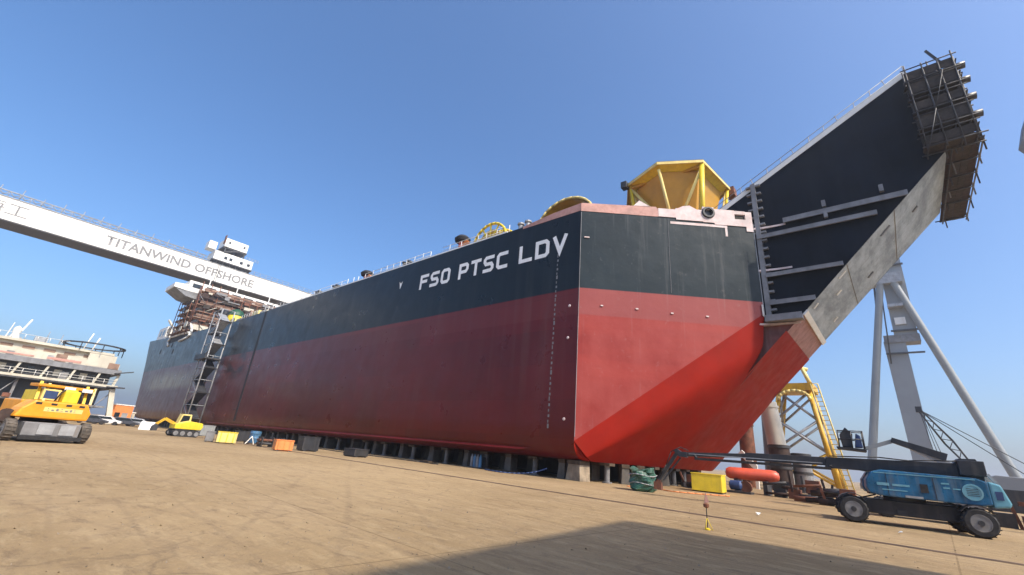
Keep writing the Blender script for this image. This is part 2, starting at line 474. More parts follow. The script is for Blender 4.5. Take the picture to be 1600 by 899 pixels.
def text_mesh(body, offset=0.0):
    cu = bpy.data.curves.new('lettering', 'FONT')
    cu.body = body
    cu.offset = offset
    cu.extrude = 0.0
    cu.resolution_u = 3
    cu.fill_mode = 'FRONT'
    ob = bpy.data.objects.new('lettering', cu)
    COL.objects.link(ob)
    dg = bpy.context.evaluated_depsgraph_get()
    dg.update()
    me = bpy.data.meshes.new_from_object(ob.evaluated_get(dg))
    bpy.data.objects.remove(ob)
    bpy.data.curves.remove(cu)
    return me

def lettering(body, origin, xdir, width, height, m, parent, off, offset=0.0, thick=0.012, sign=None):
    """flat painted letters: bbox fitted to width x height, lower left corner at origin, reading along xdir, upright in z"""
    me = text_mesh(body, offset)
    xs = [v.co.x for v in me.vertices]; ys = [v.co.y for v in me.vertices]
    x0, x1, y0, y1 = min(xs), max(xs), min(ys), max(ys)
    xd = Vector(xdir).normalized(); zd = Vector((0, 0, 1))
    for v in me.vertices:
        v.co = Vector(origin) + xd * ((v.co.x - x0) / (x1 - x0) * width) + zd * ((v.co.y - y0) / (y1 - y0) * height) - Vector(off)
    me.materials.clear(); me.materials.append(m)
    o = bpy.data.objects.new('lettering', me)
    COL.objects.link(o)
    o.parent = parent
    return o

def strip(bm, pts, w, closed=False):
    """flat stroke of width w along pts (2-D), mitred corners, no overlaps"""
    P = [Vector(p) for p in pts]
    n = len(P)
    L, Rr = [], []
    for i in range(n):
        if closed: a, b = P[i] - P[i - 1], P[(i + 1) % n] - P[i]
        else:
            a = P[i] - P[i - 1] if i else P[1] - P[0]
            b = P[i + 1] - P[i] if i < n - 1 else P[-1] - P[-2]
        na, nb = Vector((-a.y, a.x)).normalized(), Vector((-b.y, b.x)).normalized()
        m = (na + nb).normalized()
        k = w / 2 / max(0.35, m.dot(na))
        L.append(P[i] + m * k); Rr.append(P[i] - m * k)
    return [(L[i], Rr[i], Rr[(i + 1) % n], L[(i + 1) % n]) for i in range(n if closed else n - 1)]

def glyph(ch, W, H, t):
    h = t / 2; c = 0.26 * W
    if ch == 'F': return [([(h, 0), (h, H)], 0), ([(t, H - h), (W, H - h)], 0), ([(t, H * 0.52), (W * 0.86, H * 0.52)], 0)]
    if ch == 'S': return [([(W, H - h), (c, H - h), (h, H - c), (h, H * 0.5 + c * 0.7), (c, H * 0.5), (W - c, H * 0.5), (W - h, H * 0.5 - c * 0.7), (W - h, c), (W - c, h), (0, h)], 0)]
    if ch == 'O': return [([(c, h), (h, c), (h, H - c), (c, H - h), (W - c, H - h), (W - h, H - c), (W - h, c), (W - c, h)], 1)]
    if ch == 'P': return [([(h, 0), (h, H)], 0), ([(t, H - h), (W - c, H - h), (W - h, H - c), (W - h, H * 0.44 + c * 0.7), (W - c, H * 0.44), (t, H * 0.44)], 0)]
    if ch == 'T': return [([(0, H - h), (W, H - h)], 0), ([(W / 2, 0), (W / 2, H - t)], 0)]
    if ch == 'C': return [([(W, H - h), (c, H - h), (h, H - c), (h, c), (c, h), (W, h)], 0)]
    if ch == 'L': return [([(h, 0), (h, H)], 0), ([(t, h), (W, h)], 0)]
    if ch == 'D': return [([(h, 0), (h, H)], 0), ([(t, H - h), (W - c, H - h), (W - h, H - c), (W - h, c), (W - c, h), (t, h)], 0)]
    if ch == 'V': return [([(h * 0.8, H), (W / 2, h), (W - h * 0.8, H)], 0)]
    return []

def block_word(word, x0, x1, y, z0, H, m, parent, off, t=0.37, gap=0.34):
    mb = MB(off)
    W = (x1 - x0 - gap * (len(word) - 1)) / len(word)
    for i, ch in enumerate(word):
        for pts, closed in glyph(ch, W, H, t):
            for q in strip(None, pts, t, bool(closed)):
                mb.face([(x0 + i * (W + gap) + p.x, y, z0 + p.y) for p in q])
    return mb.build('lettering', m, parent)

# ------------------------------------------------------------------ ground
g = MB()
g.face([(-3500, -3500, 0), (3500, -3500, 0), (3500, 3500, 0), (-3500, 3500, 0)])
tag(g.build('ground', M['ground']), kind='structure')

for y in (18.0,):
    g = MB(); g.box((-260, y - 0.20, 0.004), (60, y - 0.06, 0.012)); g.box((-260, y + 0.06, 0.004), (60, y + 0.20, 0.012)); g.box((-260, y - 0.055, 0.004), (60, y + 0.055, 0.02))
    tag(g.build('crane_rail', M['rail_brown']), kind='structure')

# ------------------------------------------------------------------ the ship
YN, YC = 27.64, 42.5                      # near side plane, centre plane
YF = 2 * YC - YN
S0 = (-60.0, YC, 0.0)
ship = thing('ship', 'huge red and black ship hull on keel blocks with white name letters near its corner', 'ship', S0)

def topz(x):
    if x > -102: return 21.55
    if x > -128: return 21.55 + (-102 - x) / 26 * 0.75
    return 22.3 + (-128 - x) / 47.7 * 2.0

stern = [(-157.0, 1.35), (-159.3, 1.55), (-160.9, 2.4), (-162.0, 4.0), (-163.8, 7.5), (-166.5, 12.0), (-170.0, 17.2), (-173.2, 21.0), (-175.7, 24.3)]
def minz(x):
    if x >= stern[0][0]: return 1.35
    for (xa, za), (xb, zb) in zip(stern, stern[1:]):
        if x >= xb - 1e-6: return za + (xa - x) / (xa - xb) * (zb - za)
    return 24.3
xs = [-17.6, -19.0] + [-20 - 6.0 * i for i in range(23)] + [p[0] for p in stern]
def section(x):
    zt, zm = topz(x), minz(x)
    pts = [zt, 14.25, 8.0, 3.9]
    out = []
    for z in pts: out.append((YN, max(z, zm)))
    for a in (15, 30, 45, 60, 75, 90):
        zz = 2.6 - 1.25 * math.sin(R(a)); yy = YN + 1.25 * (1 - math.cos(R(a)))
        if x < -157: zz, yy = max(zz, zm), YN + 1.25 * (1 - math.cos(R(a))) * (1 if zm < 3 else 0.02 * a / 90)
        out.append((yy, zz))
    return out
near, far = [], []
for x in xs:
    s = section(x)
    near.append([(x, y, z) for y, z in s])
    far.append([(x, 2 * YC - y, z) for y, z in s])
hb = MB(S0)
hb.grid(near); hb.grid(far)
hb.grid([[n[-1], f[-1]] for n, f in zip(near, far)], smooth=False)      # bottom
hb.grid([[n[0], f[0]] for n, f in zip(near, far)], smooth=False)        # main deck
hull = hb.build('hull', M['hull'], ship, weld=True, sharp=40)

# block joint, bilge keel, studs, draft marks
sb = MB(S0)
for x, w in ((-84.2, 0.75),):
    sb.box((x, YN - 0.03, 2.4), (x + w, YN + 0.02, topz(x) - 0.02))
sb.build('block_seam', M['black'], ship)
bk = MB(S0)
bk.prism([(-98, 27.76, 1.95), (-21.5, 27.76, 1.95), (-22.5, 27.56, 1.80), (-97, 27.56, 1.80)], (0, 0, -0.03))
bk.build('bilge_keel', M['hull'], ship)
dm = MB(S0)
for i in range(36):
    z = 3.4 + i * 0.4
    dm.box((-20.0 + 0.005 * i, YN - 0.01, z), (-19.86 + 0.005 * i - (0.06 if i % 2 else 0), YN - 0.004, z + (0.2 if i % 5 else 0.32)))
tag(dm.build('draft_mark', M['letter_grey'], ship), kind='stuff')
for x, z in ((-18.4, 12.82), (-18.52, 4.09), (-18.45, 10.2)):
    t = MB(S0); t.lathe((x, YN + 0.02, z), (0, -1, 0), [(0.12, 0), (0.11, 0.05), (0.05, 0.08), (0, 0.08)], 12)
    t.build('stud', M['pale_primer'], ship)

# the name, word by word
for w, x0, x1 in (('FSO', -38.85, -33.75), ('PTSC', -32.4, -25.6), ('LDV', -24.2, -18.85)):
    block_word(w, x0, x1, YN - 0.014, 17.75, 1.76, M['letter_white'], ship, S0)
ym = MB(S0)
ym.prism([(-42.95, YN - 0.014, 19.5), (-42.65, YN - 0.014, 18.5), (-42.35, YN - 0.014, 19.5), (-42.65, YN - 0.014, 19.2)], (0, 0.006, 0))
ym.build('hull_mark', M['letter_white'], ship)

# angled bow faces (near and far), each a plate that ends at the opening beside the bow block
A0 = Vector((-17.6, YN, 0)); B0 = Vector((-6.5, 37.1, 0))
FD = (B0 - A0).normalized(); FN = Vector((FD.y, -FD.x, 0)); FL = (B0 - A0).length
def fp(s, z, d=0.0):
    p = A0 + FD * s + FN * d
    return (p.x, p.y, z)
def mir(p): return (p[0], 2 * YC - p[1], p[2])
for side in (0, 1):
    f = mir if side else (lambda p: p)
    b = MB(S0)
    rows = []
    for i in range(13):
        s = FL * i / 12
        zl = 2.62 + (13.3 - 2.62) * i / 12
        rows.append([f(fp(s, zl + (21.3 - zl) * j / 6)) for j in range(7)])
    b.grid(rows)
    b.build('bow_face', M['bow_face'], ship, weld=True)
rows = []
N = 16
def under_curve(s):
    p0 = Vector((-17.6, YN, 2.62)).lerp(Vector((-6.5, 37.1, 13.3)), s)
    p1 = Vector((-16.9, 28.25, 1.62)).lerp(Vector((-6.95, 37.12, 9.75)), s)
    p2 = Vector((-17.0, 29.0, 1.35)).lerp(Vector((-14.7, 37.12, 1.35)), s)
    a, c = p0.lerp(p1, 0.62), p1.lerp(p2, 0.34 * s + 0.1)
    out = [p0, p0.lerp(p1, 0.2), p0.lerp(p1, 0.42)]
    for j in range(9):
        t = j / 8.0
        out.append(a * (1 - t) ** 2 + p1 * 2 * t * (1 - t) + c * t ** 2)
    for j in range(1, 6): out.append(c.lerp(p2, j / 5))
    return out
curves = [[tuple(p) for p in under_curve(i / N)] for i in range(N + 1)]
last = curves[-1]
mids = []
for j in range(1, 8):
    t = j / 8.0
    mids.append([(p[0], p[1] + (2 * YC - 2 * p[1]) * t, p[2]) for p in last])
us = MB(S0)
us.grid(curves)
us.grid([last[8:]] + [m[8:] for m in mids] + [[mir(p) for p in last[8:]]])
us.grid([[mir(p) for p in c] for c in curves])
us.build('bow_underside', M['underside'], ship, weld=True, sharp=70)
# bilge corner cap
cb = MB(S0)
for f in ((lambda p: p), mir):
    sec = [(-17.6, y, z) for y, z in section(-17.6)][3:]
    for a, b_ in zip(sec, sec[1:]):
        cb.face([f(a), f(b_), f((-17.05, 28.9, 1.36))])
cb.build('bilge_corner', M['underside'], ship)
fb = MB(S0)
fb.face([(-17.6, YN + 1.25, 1.352), (-17.0, 29.0, 1.352), (-14.7, 37.12, 1.352), (-14.7, 2 * YC - 37.12, 1.352), (-17.0, 2 * YC - 29.0, 1.352), (-17.6, YF - 1.25, 1.352)])
fb.build('bottom_plate', M['underside'], ship)
# fore deck closing the wedge
fd = MB(S0)
fd.face([(-17.6, YN, 21.32), (-6.5, 37.1, 21.32), (-6.5, 2 * YC - 37.1, 21.32), (-17.6, YF, 21.32)])
fd.build('fore_deck', M['pink_primer'], ship)

# studs / lugs on the near face
for s, z, w in ((0.55, 18.8, 0.42), (1.86, 12.86, 0.2), (4.62, 12.83, 0.2), (7.37, 12.7, 0.2), (10.12, 12.67, 0.2)):
    t = MB(S0)
    t.bar(fp(s - w / 2, z, 0.04), fp(s + w / 2, z, 0.04), 0.08, 0.10)
    t.build('lug', M['pale_primer'], ship)
# pale weld/repair smears around the shoulder and vertical seam strip of the face
vs = MB(S0)
vs.bar(fp(7.4, 14.4, 0.008), fp(7.4, 21.2, 0.008), 0.05, 0.016)
vs.bar(fp(0.04, 2.9, 0.012), fp(0.04, 21.2, 0.012), 0.07, 0.02)
vs.build('weld_seam', M['grey_primer'], ship)
et = MB(S0)
et.bar(fp(FL + 0.02, 13.3, -0.02), fp(FL + 0.02, 21.3, -0.02), 0.05, 0.10)
et.build('edge_flat', M['steel'], ship)
et = MB(S0); et.bar(fp(FL - 0.05, 13.05, 0.03), fp(FL - 0.05, 14.0, 0.03), 0.30, 0.08)
et.build('edge_patch', M['white'], ship)

# bulwark, near face (primer) with uneven pieces and fairlead openings
bw = MB(S0)
prof = [(0.0, 22.08), (2.5, 22.15), (5.0, 22.2), (6.4, 22.25), (6.6, 22.05)]
poly = [fp(0.0, 21.3, 0.03)] + [fp(s, z, 0.03) for s, z in prof] + [fp(6.6, 21.3, 0.03)]
bw.prism(poly, FN * -0.14)
bw.build('bulwark', M['pink_primer'], ship)
bw = MB(S0)
# right piece: heavier pale plate with two openings, made of strips round the holes
def fbox(mb, s0, s1, z0, z1, d=0.06, th=0.2):
    mb.prism([fp(s0, z0, d), fp(s1, z0, d), fp(s1, z1, d), fp(s0, z1, d)], FN * -th)
fbox(bw, 6.6, 8.1, 21.32, 22.12); fbox(bw, 8.1, 10.4, 21.15, 22.26)
fbox(bw, 10.4, 11.35, 21.1, 21.75); fbox(bw, 10.4, 11.35, 22.35, 22.6)
fbox(bw, 11.35, 13.1, 20.95, 22.45)
fbox(bw, 13.1, 14.0, 20.95, 21.62); fbox(bw, 13.1, 14.0, 22.1, 22.42)
fbox(bw, 14.0, 14.55, 20.5, 22.38)
bw.prism([fp(8.3, 22.262, 0.05), fp(9.9, 22.262, 0.05), fp(9.3, 22.62, 0.05), fp(8.7, 22.5, 0.05)], FN * -0.16); bw.prism([fp(4.5, 22.2, 0.05), fp(5.9, 22.24, 0.05), fp(5.0, 22.75, 0.05)], FN * -0.14)
bw.build('bulwark', M['pale_primer'], ship)
ring = MB(S0)
p = Vector(fp(10.87, 22.05, 0.1))
ring.lathe(p, FN, [(0.52, -0.2), (0.56, 0.0), (0.50, 0.10), (0.36, 0.10), (0.33, -0.25)], 20)
ring.build('fairlead', M['charcoal'], ship)
hb2 = MB(S0)
fbox(hb2, 10.2, 14.1, 21.3, 22.2, -0.45, 0.05)
hb2.build('fairlead_backing', M['black'], ship)
rs = MB(S0); fbox(rs, 7.6, 12.4, 20.72, 20.95, 0.02, 0.012); rs.build('primer_patch', M['pale_primer'], ship)
rs = MB(S0); fbox(rs, 12.2, 12.38, 19.9, 20.715, 0.02, 0.01); rs.build('primer_patch', M['pale_primer'], ship)
bw = MB(S0)
for f in ((lambda p: p), ):
    bw.prism([(-17.62, YN - 0.02, 21.35), (-17.62, YN - 0.02, 22.08), (-20.5, YN - 0.02, 21.98), (-24.0, YN - 0.02, 21.60), (-24.0, YN - 0.02, 21.35)], (0, 0.12, 0))
bw.build('bulwark', M['pink_primer'], ship)
fbw = MB(S0)
fbw.prism([mir(fp(0.0, 21.3, 0.03)), mir(fp(0, 22.1, 0.03)), mir(fp(14.5, 22.4, 0.03)), mir(fp(14.5, 21.3, 0.03))], (-0.1, -0.1, 0))
fbw.build('bulwark', M['pink_primer'], ship)

# --- bow block: dark side panels, grey rake plate, red foot
PY = 37.5; PYF = 2 * YC - PY
upper = [(-12.0, 21.6), (5.2, 31.15), (6.9, 30.75), (5.9, 23.75), (-3.72, 13.35), (-4.1, 12.93), (-9.0, 12.93), (-12.0, 17.0)]
lower = [(-9.0, 12.93), (-4.1, 12.93), (-6.95, 9.9), (-9.0, 7.6)]
for y, dy in ((PY, 0.06), (PYF, -0.06)):
    b = MB(S0); b.prism([(x, y, z) for x, z in upper], (0, dy, 0)); pnl = b.build('bow_panel', M['navy'], ship)
    b = MB(S0); b.prism([(x, y, z - 0.003) for x, z in lower], (0, dy, 0)); b.build('lower_bow_panel', M['lower_red'], ship)
    if y == PY: near_panel = pnl
b = MB(S0)
b.prism([(-12.0, PY + 0.06, 21.5), (5.2, PY + 0.06, 31.1), (5.2, PY + 0.06, 31.0), (-12, PY + 0.06, 21.4)], (0, PYF - PY - 0.12, 0))
b.build('bow_deck', M['grey_primer'], ship)
b = MB(S0)
b.prism([(5.2, PY + 0.06, 31.1), (6.9, PY + 0.06, 30.7), (5.9, PY + 0.06, 23.8), (5.8, PY + 0.06, 23.8), (6.75, PY + 0.06, 30.6), (5.2, PY + 0.06, 31.0)], (0, PYF - PY - 0.12, 0))
b.build('front_plate', M['grey_primer'], ship)
def rk(t, y, d=0.0):
    """point on the rake: t=0 top front, t=1 white strip, beyond continues down to the keel"""
    a = Vector((5.9, y, 23.75)); b_ = Vector((-3.72, y, 13.35))
    p = a.lerp(b_, t)
    n = Vector((0.734, 0, -0.679))
    return tuple(p + n * d)
rows = [[rk(i / 24, PY - 0.03 + (PYF - PY + 0.06) * j / 8) for j in range(9)] for i in range(25)]
b = MB(S0); b.grid(rows); b.build('rake_plate', M['rake'], ship)
for t in (0.36, 0.7):
    r = MB(S0); r.bar(rk(t, PY + 0.05, 0.01), rk(t, PYF - 0.05, 0.01), 0.05, 0.03)
    r.build('weld_band', M['grey_primer'], ship)
for t, y, l in ((0.72, 38.1, 0.7), (0.93, 38.3, 0.5), (0.78, 40.5, 0.5), (0.40, 39.0, 0.9), (0.55, 44.0, 0.6), (0.2, 41.0, 0.5), (0.86, 45.0, 0.5)):
    r = MB(S0); r.bar(rk(t, y, 0.05), rk(t + l / 14, y + 0.1, 0.05), 0.16, 0.1)
    r.build('lifting_pad', M['white'] if t > 0.7 else M['grey_primer'], ship)
b = MB(S0)
b.prism([rk(1.0, PY - 0.06, 0.0), rk(1.03, PY - 0.06, 0.0), rk(1.03, PY - 0.06, 0.13), rk(1.0, PY - 0.06, 0.13)], (0, PYF - PY + 0.12, 0))
b.build('joint_strip', M['white'], ship)
b = MB(S0)
b.grid([[rk(1.03 + 0.03 * i, PY - 0.03 + (PYF - PY + 0.06) * j / 6, 0.006) for j in range(7)] for i in range(5)])
b.build('sanded_band', M['pink_red'], ship)
b = MB(S0)
z0r = last[8][2]
rows = []
e0, e1 = rk(1.15, PY), Vector(last[8])
for i in range(7):
    t = i / 6
    x = e0[0] + (e1[0] - e0[0]) * t; z = e0[2] + (e1[2] - e0[2]) * t
    rows.append([(x, 37.12 + (2 * YC - 74.24) * j / 8, z) for j in range(9)])
b.grid(rows); b.build('rake_foot', M['underside'], ship)

# stringers, vertical stiffener and shelf on the near dark panel (sub-parts of it)
for x0, z0, x1, z1, h in ((-4.3, 20.98, 3.35, 21.15, 0.42), (-6.3, 19.95, 1.5, 19.85, 0.36), (-6.0, 16.45, -1.0, 16.62, 0.32), (-6.1, 14.12, -3.0, 14.2, 0.36)):
    s = MB(S0)
    s.box((x0, PY - 0.42, z0 - 0.03), (x1, PY - 0.003, z0 + 0.03))
    s.box((x0, PY - 0.45, z0 - h / 2), (x1, PY - 0.421, z0 + h / 2))
    s.build('stringer', M['grey_primer'], near_panel)
s = MB(S0)
s.box((-6.35, PY - 0.35, 13.0), (-6.0, PY - 0.003, 25.2))
for i in range(16):
    z = 13.5 + i * 0.76
    s.box((-6.0, PY - 0.30, z), (-5.62, PY - 0.02, z + 0.16))
    if i > 8: s.box((-6.72, PY - 0.30, z), (-6.36, PY - 0.02, z + 0.14))
s.build('stiffener', M['grey_primer'], near_panel)
s = MB(S0)
s.box((-6.4, PY - 0.9, 12.55), (-3.95, PY - 0.003, 12.62))
s.box((-6.4, PY - 0.93, 12.5), (-3.95, PY - 0.90, 13.0))
for x in (-6.3, -5.5, -4.7, -4.05): s.box((x, PY - 0.89, 12.63), (x + 0.06, PY - 0.01, 12.98))
s.build('shelf', M['grey_primer'], near_panel)
for x, z in ((1.9, 21.5), (-1.6, 21.35), (-1.6, 20.4)):
    s = MB(S0); s.box((x, PY - 0.5, z), (x + 0.25, PY - 0.2, z + 0.55)); s.build('bracket', M['grey_primer'], near_panel)
# curved stringer ends that still stand open between face and block
for z in (20.75, 16.9, 12.35):
    pts = []
    for i in range(9):
        t = i / 8
        pts.append((-6.5 + 2.3 * t, 37.1 + (0.36) * (1 - (1 - t) ** 2), z))
    q = pts + [(-4.2, PY - 0.003, z), (-7.2, PY - 0.003, z), (-7.2, 36.65, z)]
    s = MB(S0); s.prism(q, (0, 0, 0.15)); s.build('stringer_end', M['pale_primer'], ship)

# rail along the sloping top edge of the bow block and light edge plate
s = MB(S0)
s.bar((-11.5, PY + 0.01, 22.12), (5.1, PY + 0.01, 31.34), 0.10, 0.42)
s.build('edge_plate', M['white'], ship)
s = MB(S0)
for i in range(15):
    t = i / 14
    x = -10.5 + 15.5 * t; z = 22.55 + 8.6 * t
    s.tube((x, PY + 0.15, z), (x - 0.25 * (i % 3 == 1), PY + 0.15, z + 1.05), 0.035, n=5)
for dz in (0.55, 1.05): s.tube((-10.5, PY + 0.15, 22.55 + dz), (5.0, PY + 0.15, 31.15 + dz), 0.03, n=5)
tag(s.build('guard_rail', M['steel'], ship), kind='stuff')

# deck edge rail along the near side
s = MB(S0)
x = -26.0
while x > -100:
    h = random.uniform(0.85, 1.1)
    if random.random() < 0.8:
        s.tube((x, YN + 0.25, topz(x)), (x, YN + 0.25, topz(x) + h), 0.045, n=5)
    x -= random.uniform(1.2, 1.9)
for x0, x1 in ((-27, -36), (-38, -52), (-57, -80), (-84, -99)):
    for dz in (0.5, 0.95): s.tube((x0, YN + 0.25, 21.55 + dz), (x1, YN + 0.25, 21.55 + dz), 0.03, n=5)
tag(s.build('deck_rail', M['white'], ship), kind='stuff')
s = MB(S0); s.box((-26.0, YN + 0.01, 21.56), (-80.0, YN + 0.09, 21.72)); s.build('sheer_strip', M['white'], ship)

# --- deckhouse at the stern
DX = -135.0
d = MB(S0)
d.box((DX, 29.5, 22.4), (-152, 55.5, 33.2))
dh = d.build('deckhouse', M['cream'], ship)
d = MB(S0)
d.box((DX + 0.8, 24.5, 33.3), (-147, 60.5, 36.2)); d.build('bridge', M['white'], ship)
d = MB(S0)
d.prism([(DX + 0.9, 24.4, 33.25), (DX + 0.9, 21.6, 33.5), (DX + 0.9, 21.6, 34.6), (DX + 0.9, 24.4, 34.9)], (-9, 0, 0)); d.build('bridge_wing', M['white'], ship)
d = MB(S0)
d.prism([(DX + 0.7, 21.8, 33.45), (DX + 0.7, 24.6, 31.9), (DX + 0.7, 29.5, 31.4), (DX + 0.7, 29.5, 33.2)], (-8.6, 0, 0)); d.build('wing_support', M['grey_primer'], ship)
for i in range(9):
    y = 25.3 + i * 3.1
    d = MB(S0); d.box((DX + 0.79, y, 34.5), (DX + 0.86, y + 2.3, 35.6)); d.build('window', M['glass'], ship)
for lv in range(4):
    for i in range(7):
        y = 31.0 + i * 3.4
        d = MB(S0); d.box((DX - 0.01, y, 23.8 + lv * 2.6), (DX + 0.05, y + 1.1, 24.7 + lv * 2.6)); d.build('window', M['glass'], dh)
d = MB(S0)
for y in (30, 37, 46): d.tube((DX - 5, y, 36.2), (DX - 5, y, 40.5 if y != 37 else 43), 0.18, 0.08, 6)
d.box((DX - 5.2, 34, 39.2), (DX - 4.8, 40, 39.5))
d.build('mast', M['white'], ship)
# poop gear at the extreme stern
for x, y, w, l, h, m_ in ((-138, 29.2, 2.4, 6, 3.2, 'cream'), (-147, 29.0, 3.0, 5, 4.6, 'white'), (-155, 29.0, 2.6, 4, 3.4, 'machine_grey'), (-158.5, 27.75, 4.0, 9.5, 6.6, 'white')):
    d = MB(S0); z = topz(x) - 0.3
    d.box((x, y, z), (x - l, y + w, z + h * 0.62)); d.build('poop_house', M[m_], ship)
    d = MB(S0); d.bar((x - l * 0.2, y + w * 0.4, z + h * 0.62), (x - l * 0.7, y + w * 0.2, z + h * 1.05), 0.5, 0.5); d.build('derrick', M['cream'], ship)
    for k in range(2):
        d = MB(S0); d.box((x - l * (0.2 + 0.4 * k), y - 0.03, z + h * 0.25), (x - l * (0.38 + 0.4 * k), y - 0.001, z + h * 0.48)); d.build('window', M['glass'], ship)
for x, r in ((-134.5, 2.4), (-141.5, 3.0), (-152, 2.6)):
    d = MB(S0); z = topz(x) - 0.2
    pts = []
    for i in range(10):
        a = R(205 - i * 25)
        pts.append((x + r * 1.3 * math.cos(a), 27.75 - 0.5 * math.sin(a), z + 1.0 + r * 0.8 * math.sin(a)))
    d.path(pts, 0.28, 6); d.build('davit', M['white'], ship)
d = MB(S0); d.path([(-149, YN - 0.15, 20.6), (-150.5, YN - 0.2, 21.9), (-149, YN - 0.2, 22.9), (-140, YN - 0.2, 22.9), (-131.5, YN - 0.2, 22.6), (-130.3, YN - 0.2, 22.0), (-131.5, YN - 0.2, 21.4), (-138.5, YN - 0.2, 21.0)], 0.24, 6); d.build('mooring_recess_rim', M['white'], ship)
d = MB(S0); d.box((-149.2, YN - 0.02, 21.3), (-132, YN + 0.01, 22.7)); d.build('recess_dark_plate', M['black'], ship)  # flat black plate stands in for the shaded inside of the opening
d = MB(S0)
for x, z in ((-145, 20.5), (-150, 21.0), (-142, 18.5), (-156, 19.5)): d.lathe((x, YN + 0.02, z), (0, -1, 0), [(0.75, 0), (0.75, 0.04), (0.5, 0.05), (0, 0.05)], 12)
d.build('fairlead', M['black'], ship)

# ------------------------------------------------------------------ scaffold round the deckhouse
SC0 = (-133.0, 42.0, 22.3)
sc = thing('scaffold', 'brown scaffolding wrapped around the deckhouse at the far end of the ship', 'scaffold', SC0)
for lv in range(7):
    z = 23.2 + lv * 1.75
    y0 = 27.2 + (0.6 if lv % 2 else 0)
    b = MB(SC0)
    b.box((-134.5, y0, z), (-132.0 - random.uniform(0, 0.5), 57 - random.uniform(0, 4), z + 0.28))
    b.box((-134.6, 26.6, z + 0.01), (-148 + random.uniform(0, 3), 28.6, z + 0.29))
    b.build('platform', M['scaf_brown'], sc)
    b = MB(SC0)
    b.box((-132.2, y0 + 0.5, z + 0.4), (-132.1, y0 + 9 + random.uniform(0, 12), z + 1.1))
    b.build('toe_board', M['plank'] if lv % 2 else M['scaf_brown'], sc)
b = MB(SC0)
for y in range(27, 58, 2):
    b.tube((-131.9, y, 22.3), (-131.9, y, 35.2 + random.uniform(-1.5, 1.5)), 0.10, n=5)
    b.tube((-133.4, y, 22.3), (-133.4, y, 35.0), 0.10, n=5)
    if y % 4 == 1: b.tube((-131.9, y, 23), (-131.9, y + 2, 29), 0.08, n=5)
for x in range(-147, -134, 3): b.tube((x, 26.5, 22.4), (x, 26.5, 34.5), 0.10, n=5)
for z in range(24, 35): b.tube((-131.9, 27, z + 0.3), (-131.9, 57, z + 0.3), 0.06, n=4)
tag(b.build('pole', M['rust'], sc), kind='stuff')
rr = random.Random(9)
for i in range(46):
    y = rr.uniform(27, 55); z = 23.0 + rr.random() * 11.5
    b = MB(SC0)
    if i % 3: b.box((-131.75 - rr.uniform(0, 0.6), y, z), (-131.65 + rr.uniform(0, 0.3), y + rr.uniform(0.8, 3.2), z + rr.uniform(0.25, 1.0)))
    else: b.tube((-131.6, y, z), (-131.5, y + rr.uniform(-2.5, 2.5), z + rr.uniform(0.8, 2.6)), 0.08, n=5)
    b.build('sheet' if i % 3 else 'brace', M[rr.choice(('plank', 'scaf_brown', 'rust', 'cream', 'machine_grey', 'plank_brown'))], sc)
for i in range(14):
    x = rr.uniform(-146, -133); z = 23.0 + rr.random() * 10
    b = MB(SC0); b.box((x, 26.3, z), (x + rr.uniform(0.8, 2.6), 26.42, z + rr.uniform(0.4, 1.3)))
    b.build('sheet', M[rr.choice(('plank', 'scaf_brown', 'charcoal', 'cream'))], sc)
# hoarding panels on lower front
for i in range(6):
    b = MB(SC0); y = 27.5 + i * 4.9; z = 23.6 + (i % 3) * 0.9
    b.box((-131.78, y, z), (-131.7, y + 3.6, z + 1.3 + (i % 2)))
    b.build('hoarding', [M['cream'], M['scaf_brown'], M['pink_primer']][i % 3], sc)

# yellow capsule with green top in front of the scaffold
c0 = (-112.0, 31.0, 22.0)
cp = thing('deck_capsule', 'round yellow capsule with a dark green top on the deck before the scaffolding', 'capsule', c0)
b = MB(c0); b.lathe(c0, (0, 0, 1), [(0.6, 0), (1.35, 0.7), (1.7, 1.8), (1.65, 2.9), (1.5, 3.2)], 16); b.build('body', M['bright_yellow'], cp)
b = MB(c0); b.lathe((c0[0], c0[1], c0[2] + 3.2), (0, 0, 1), [(1.62, 0), (1.6, 0.5), (1.2, 1.2), (0.5, 1.6), (0, 1.65)], 16); b.build('top', M['dark_green'], cp)
b = MB(c0); b.lathe((c0[0] - 0.6, c0[1] - 2.2, c0[2] + 2.6), (0, 0, 1), [(0.9, 0), (0.9, 1.0), (0.5, 1.5), (0, 1.6)], 12); b.build('vent', M['charcoal'], cp)
c0 = (-98.0, 30.0, 21.5)
hd = thing('deck_stack', 'low tan and white boxes stacked along the deck edge behind the hull seam', 'deck boxes', c0)
for i in range(5):
    b = MB(c0); x = -88 - i * 4.2
    b.box((x, 29.0, 21.56), (x - 3.2, 31, 22.9 + (i % 3) * 0.5)); b.build('box', [M['cream'], M['pale_yellow'], M['scaf_brown']][i % 3], hd)

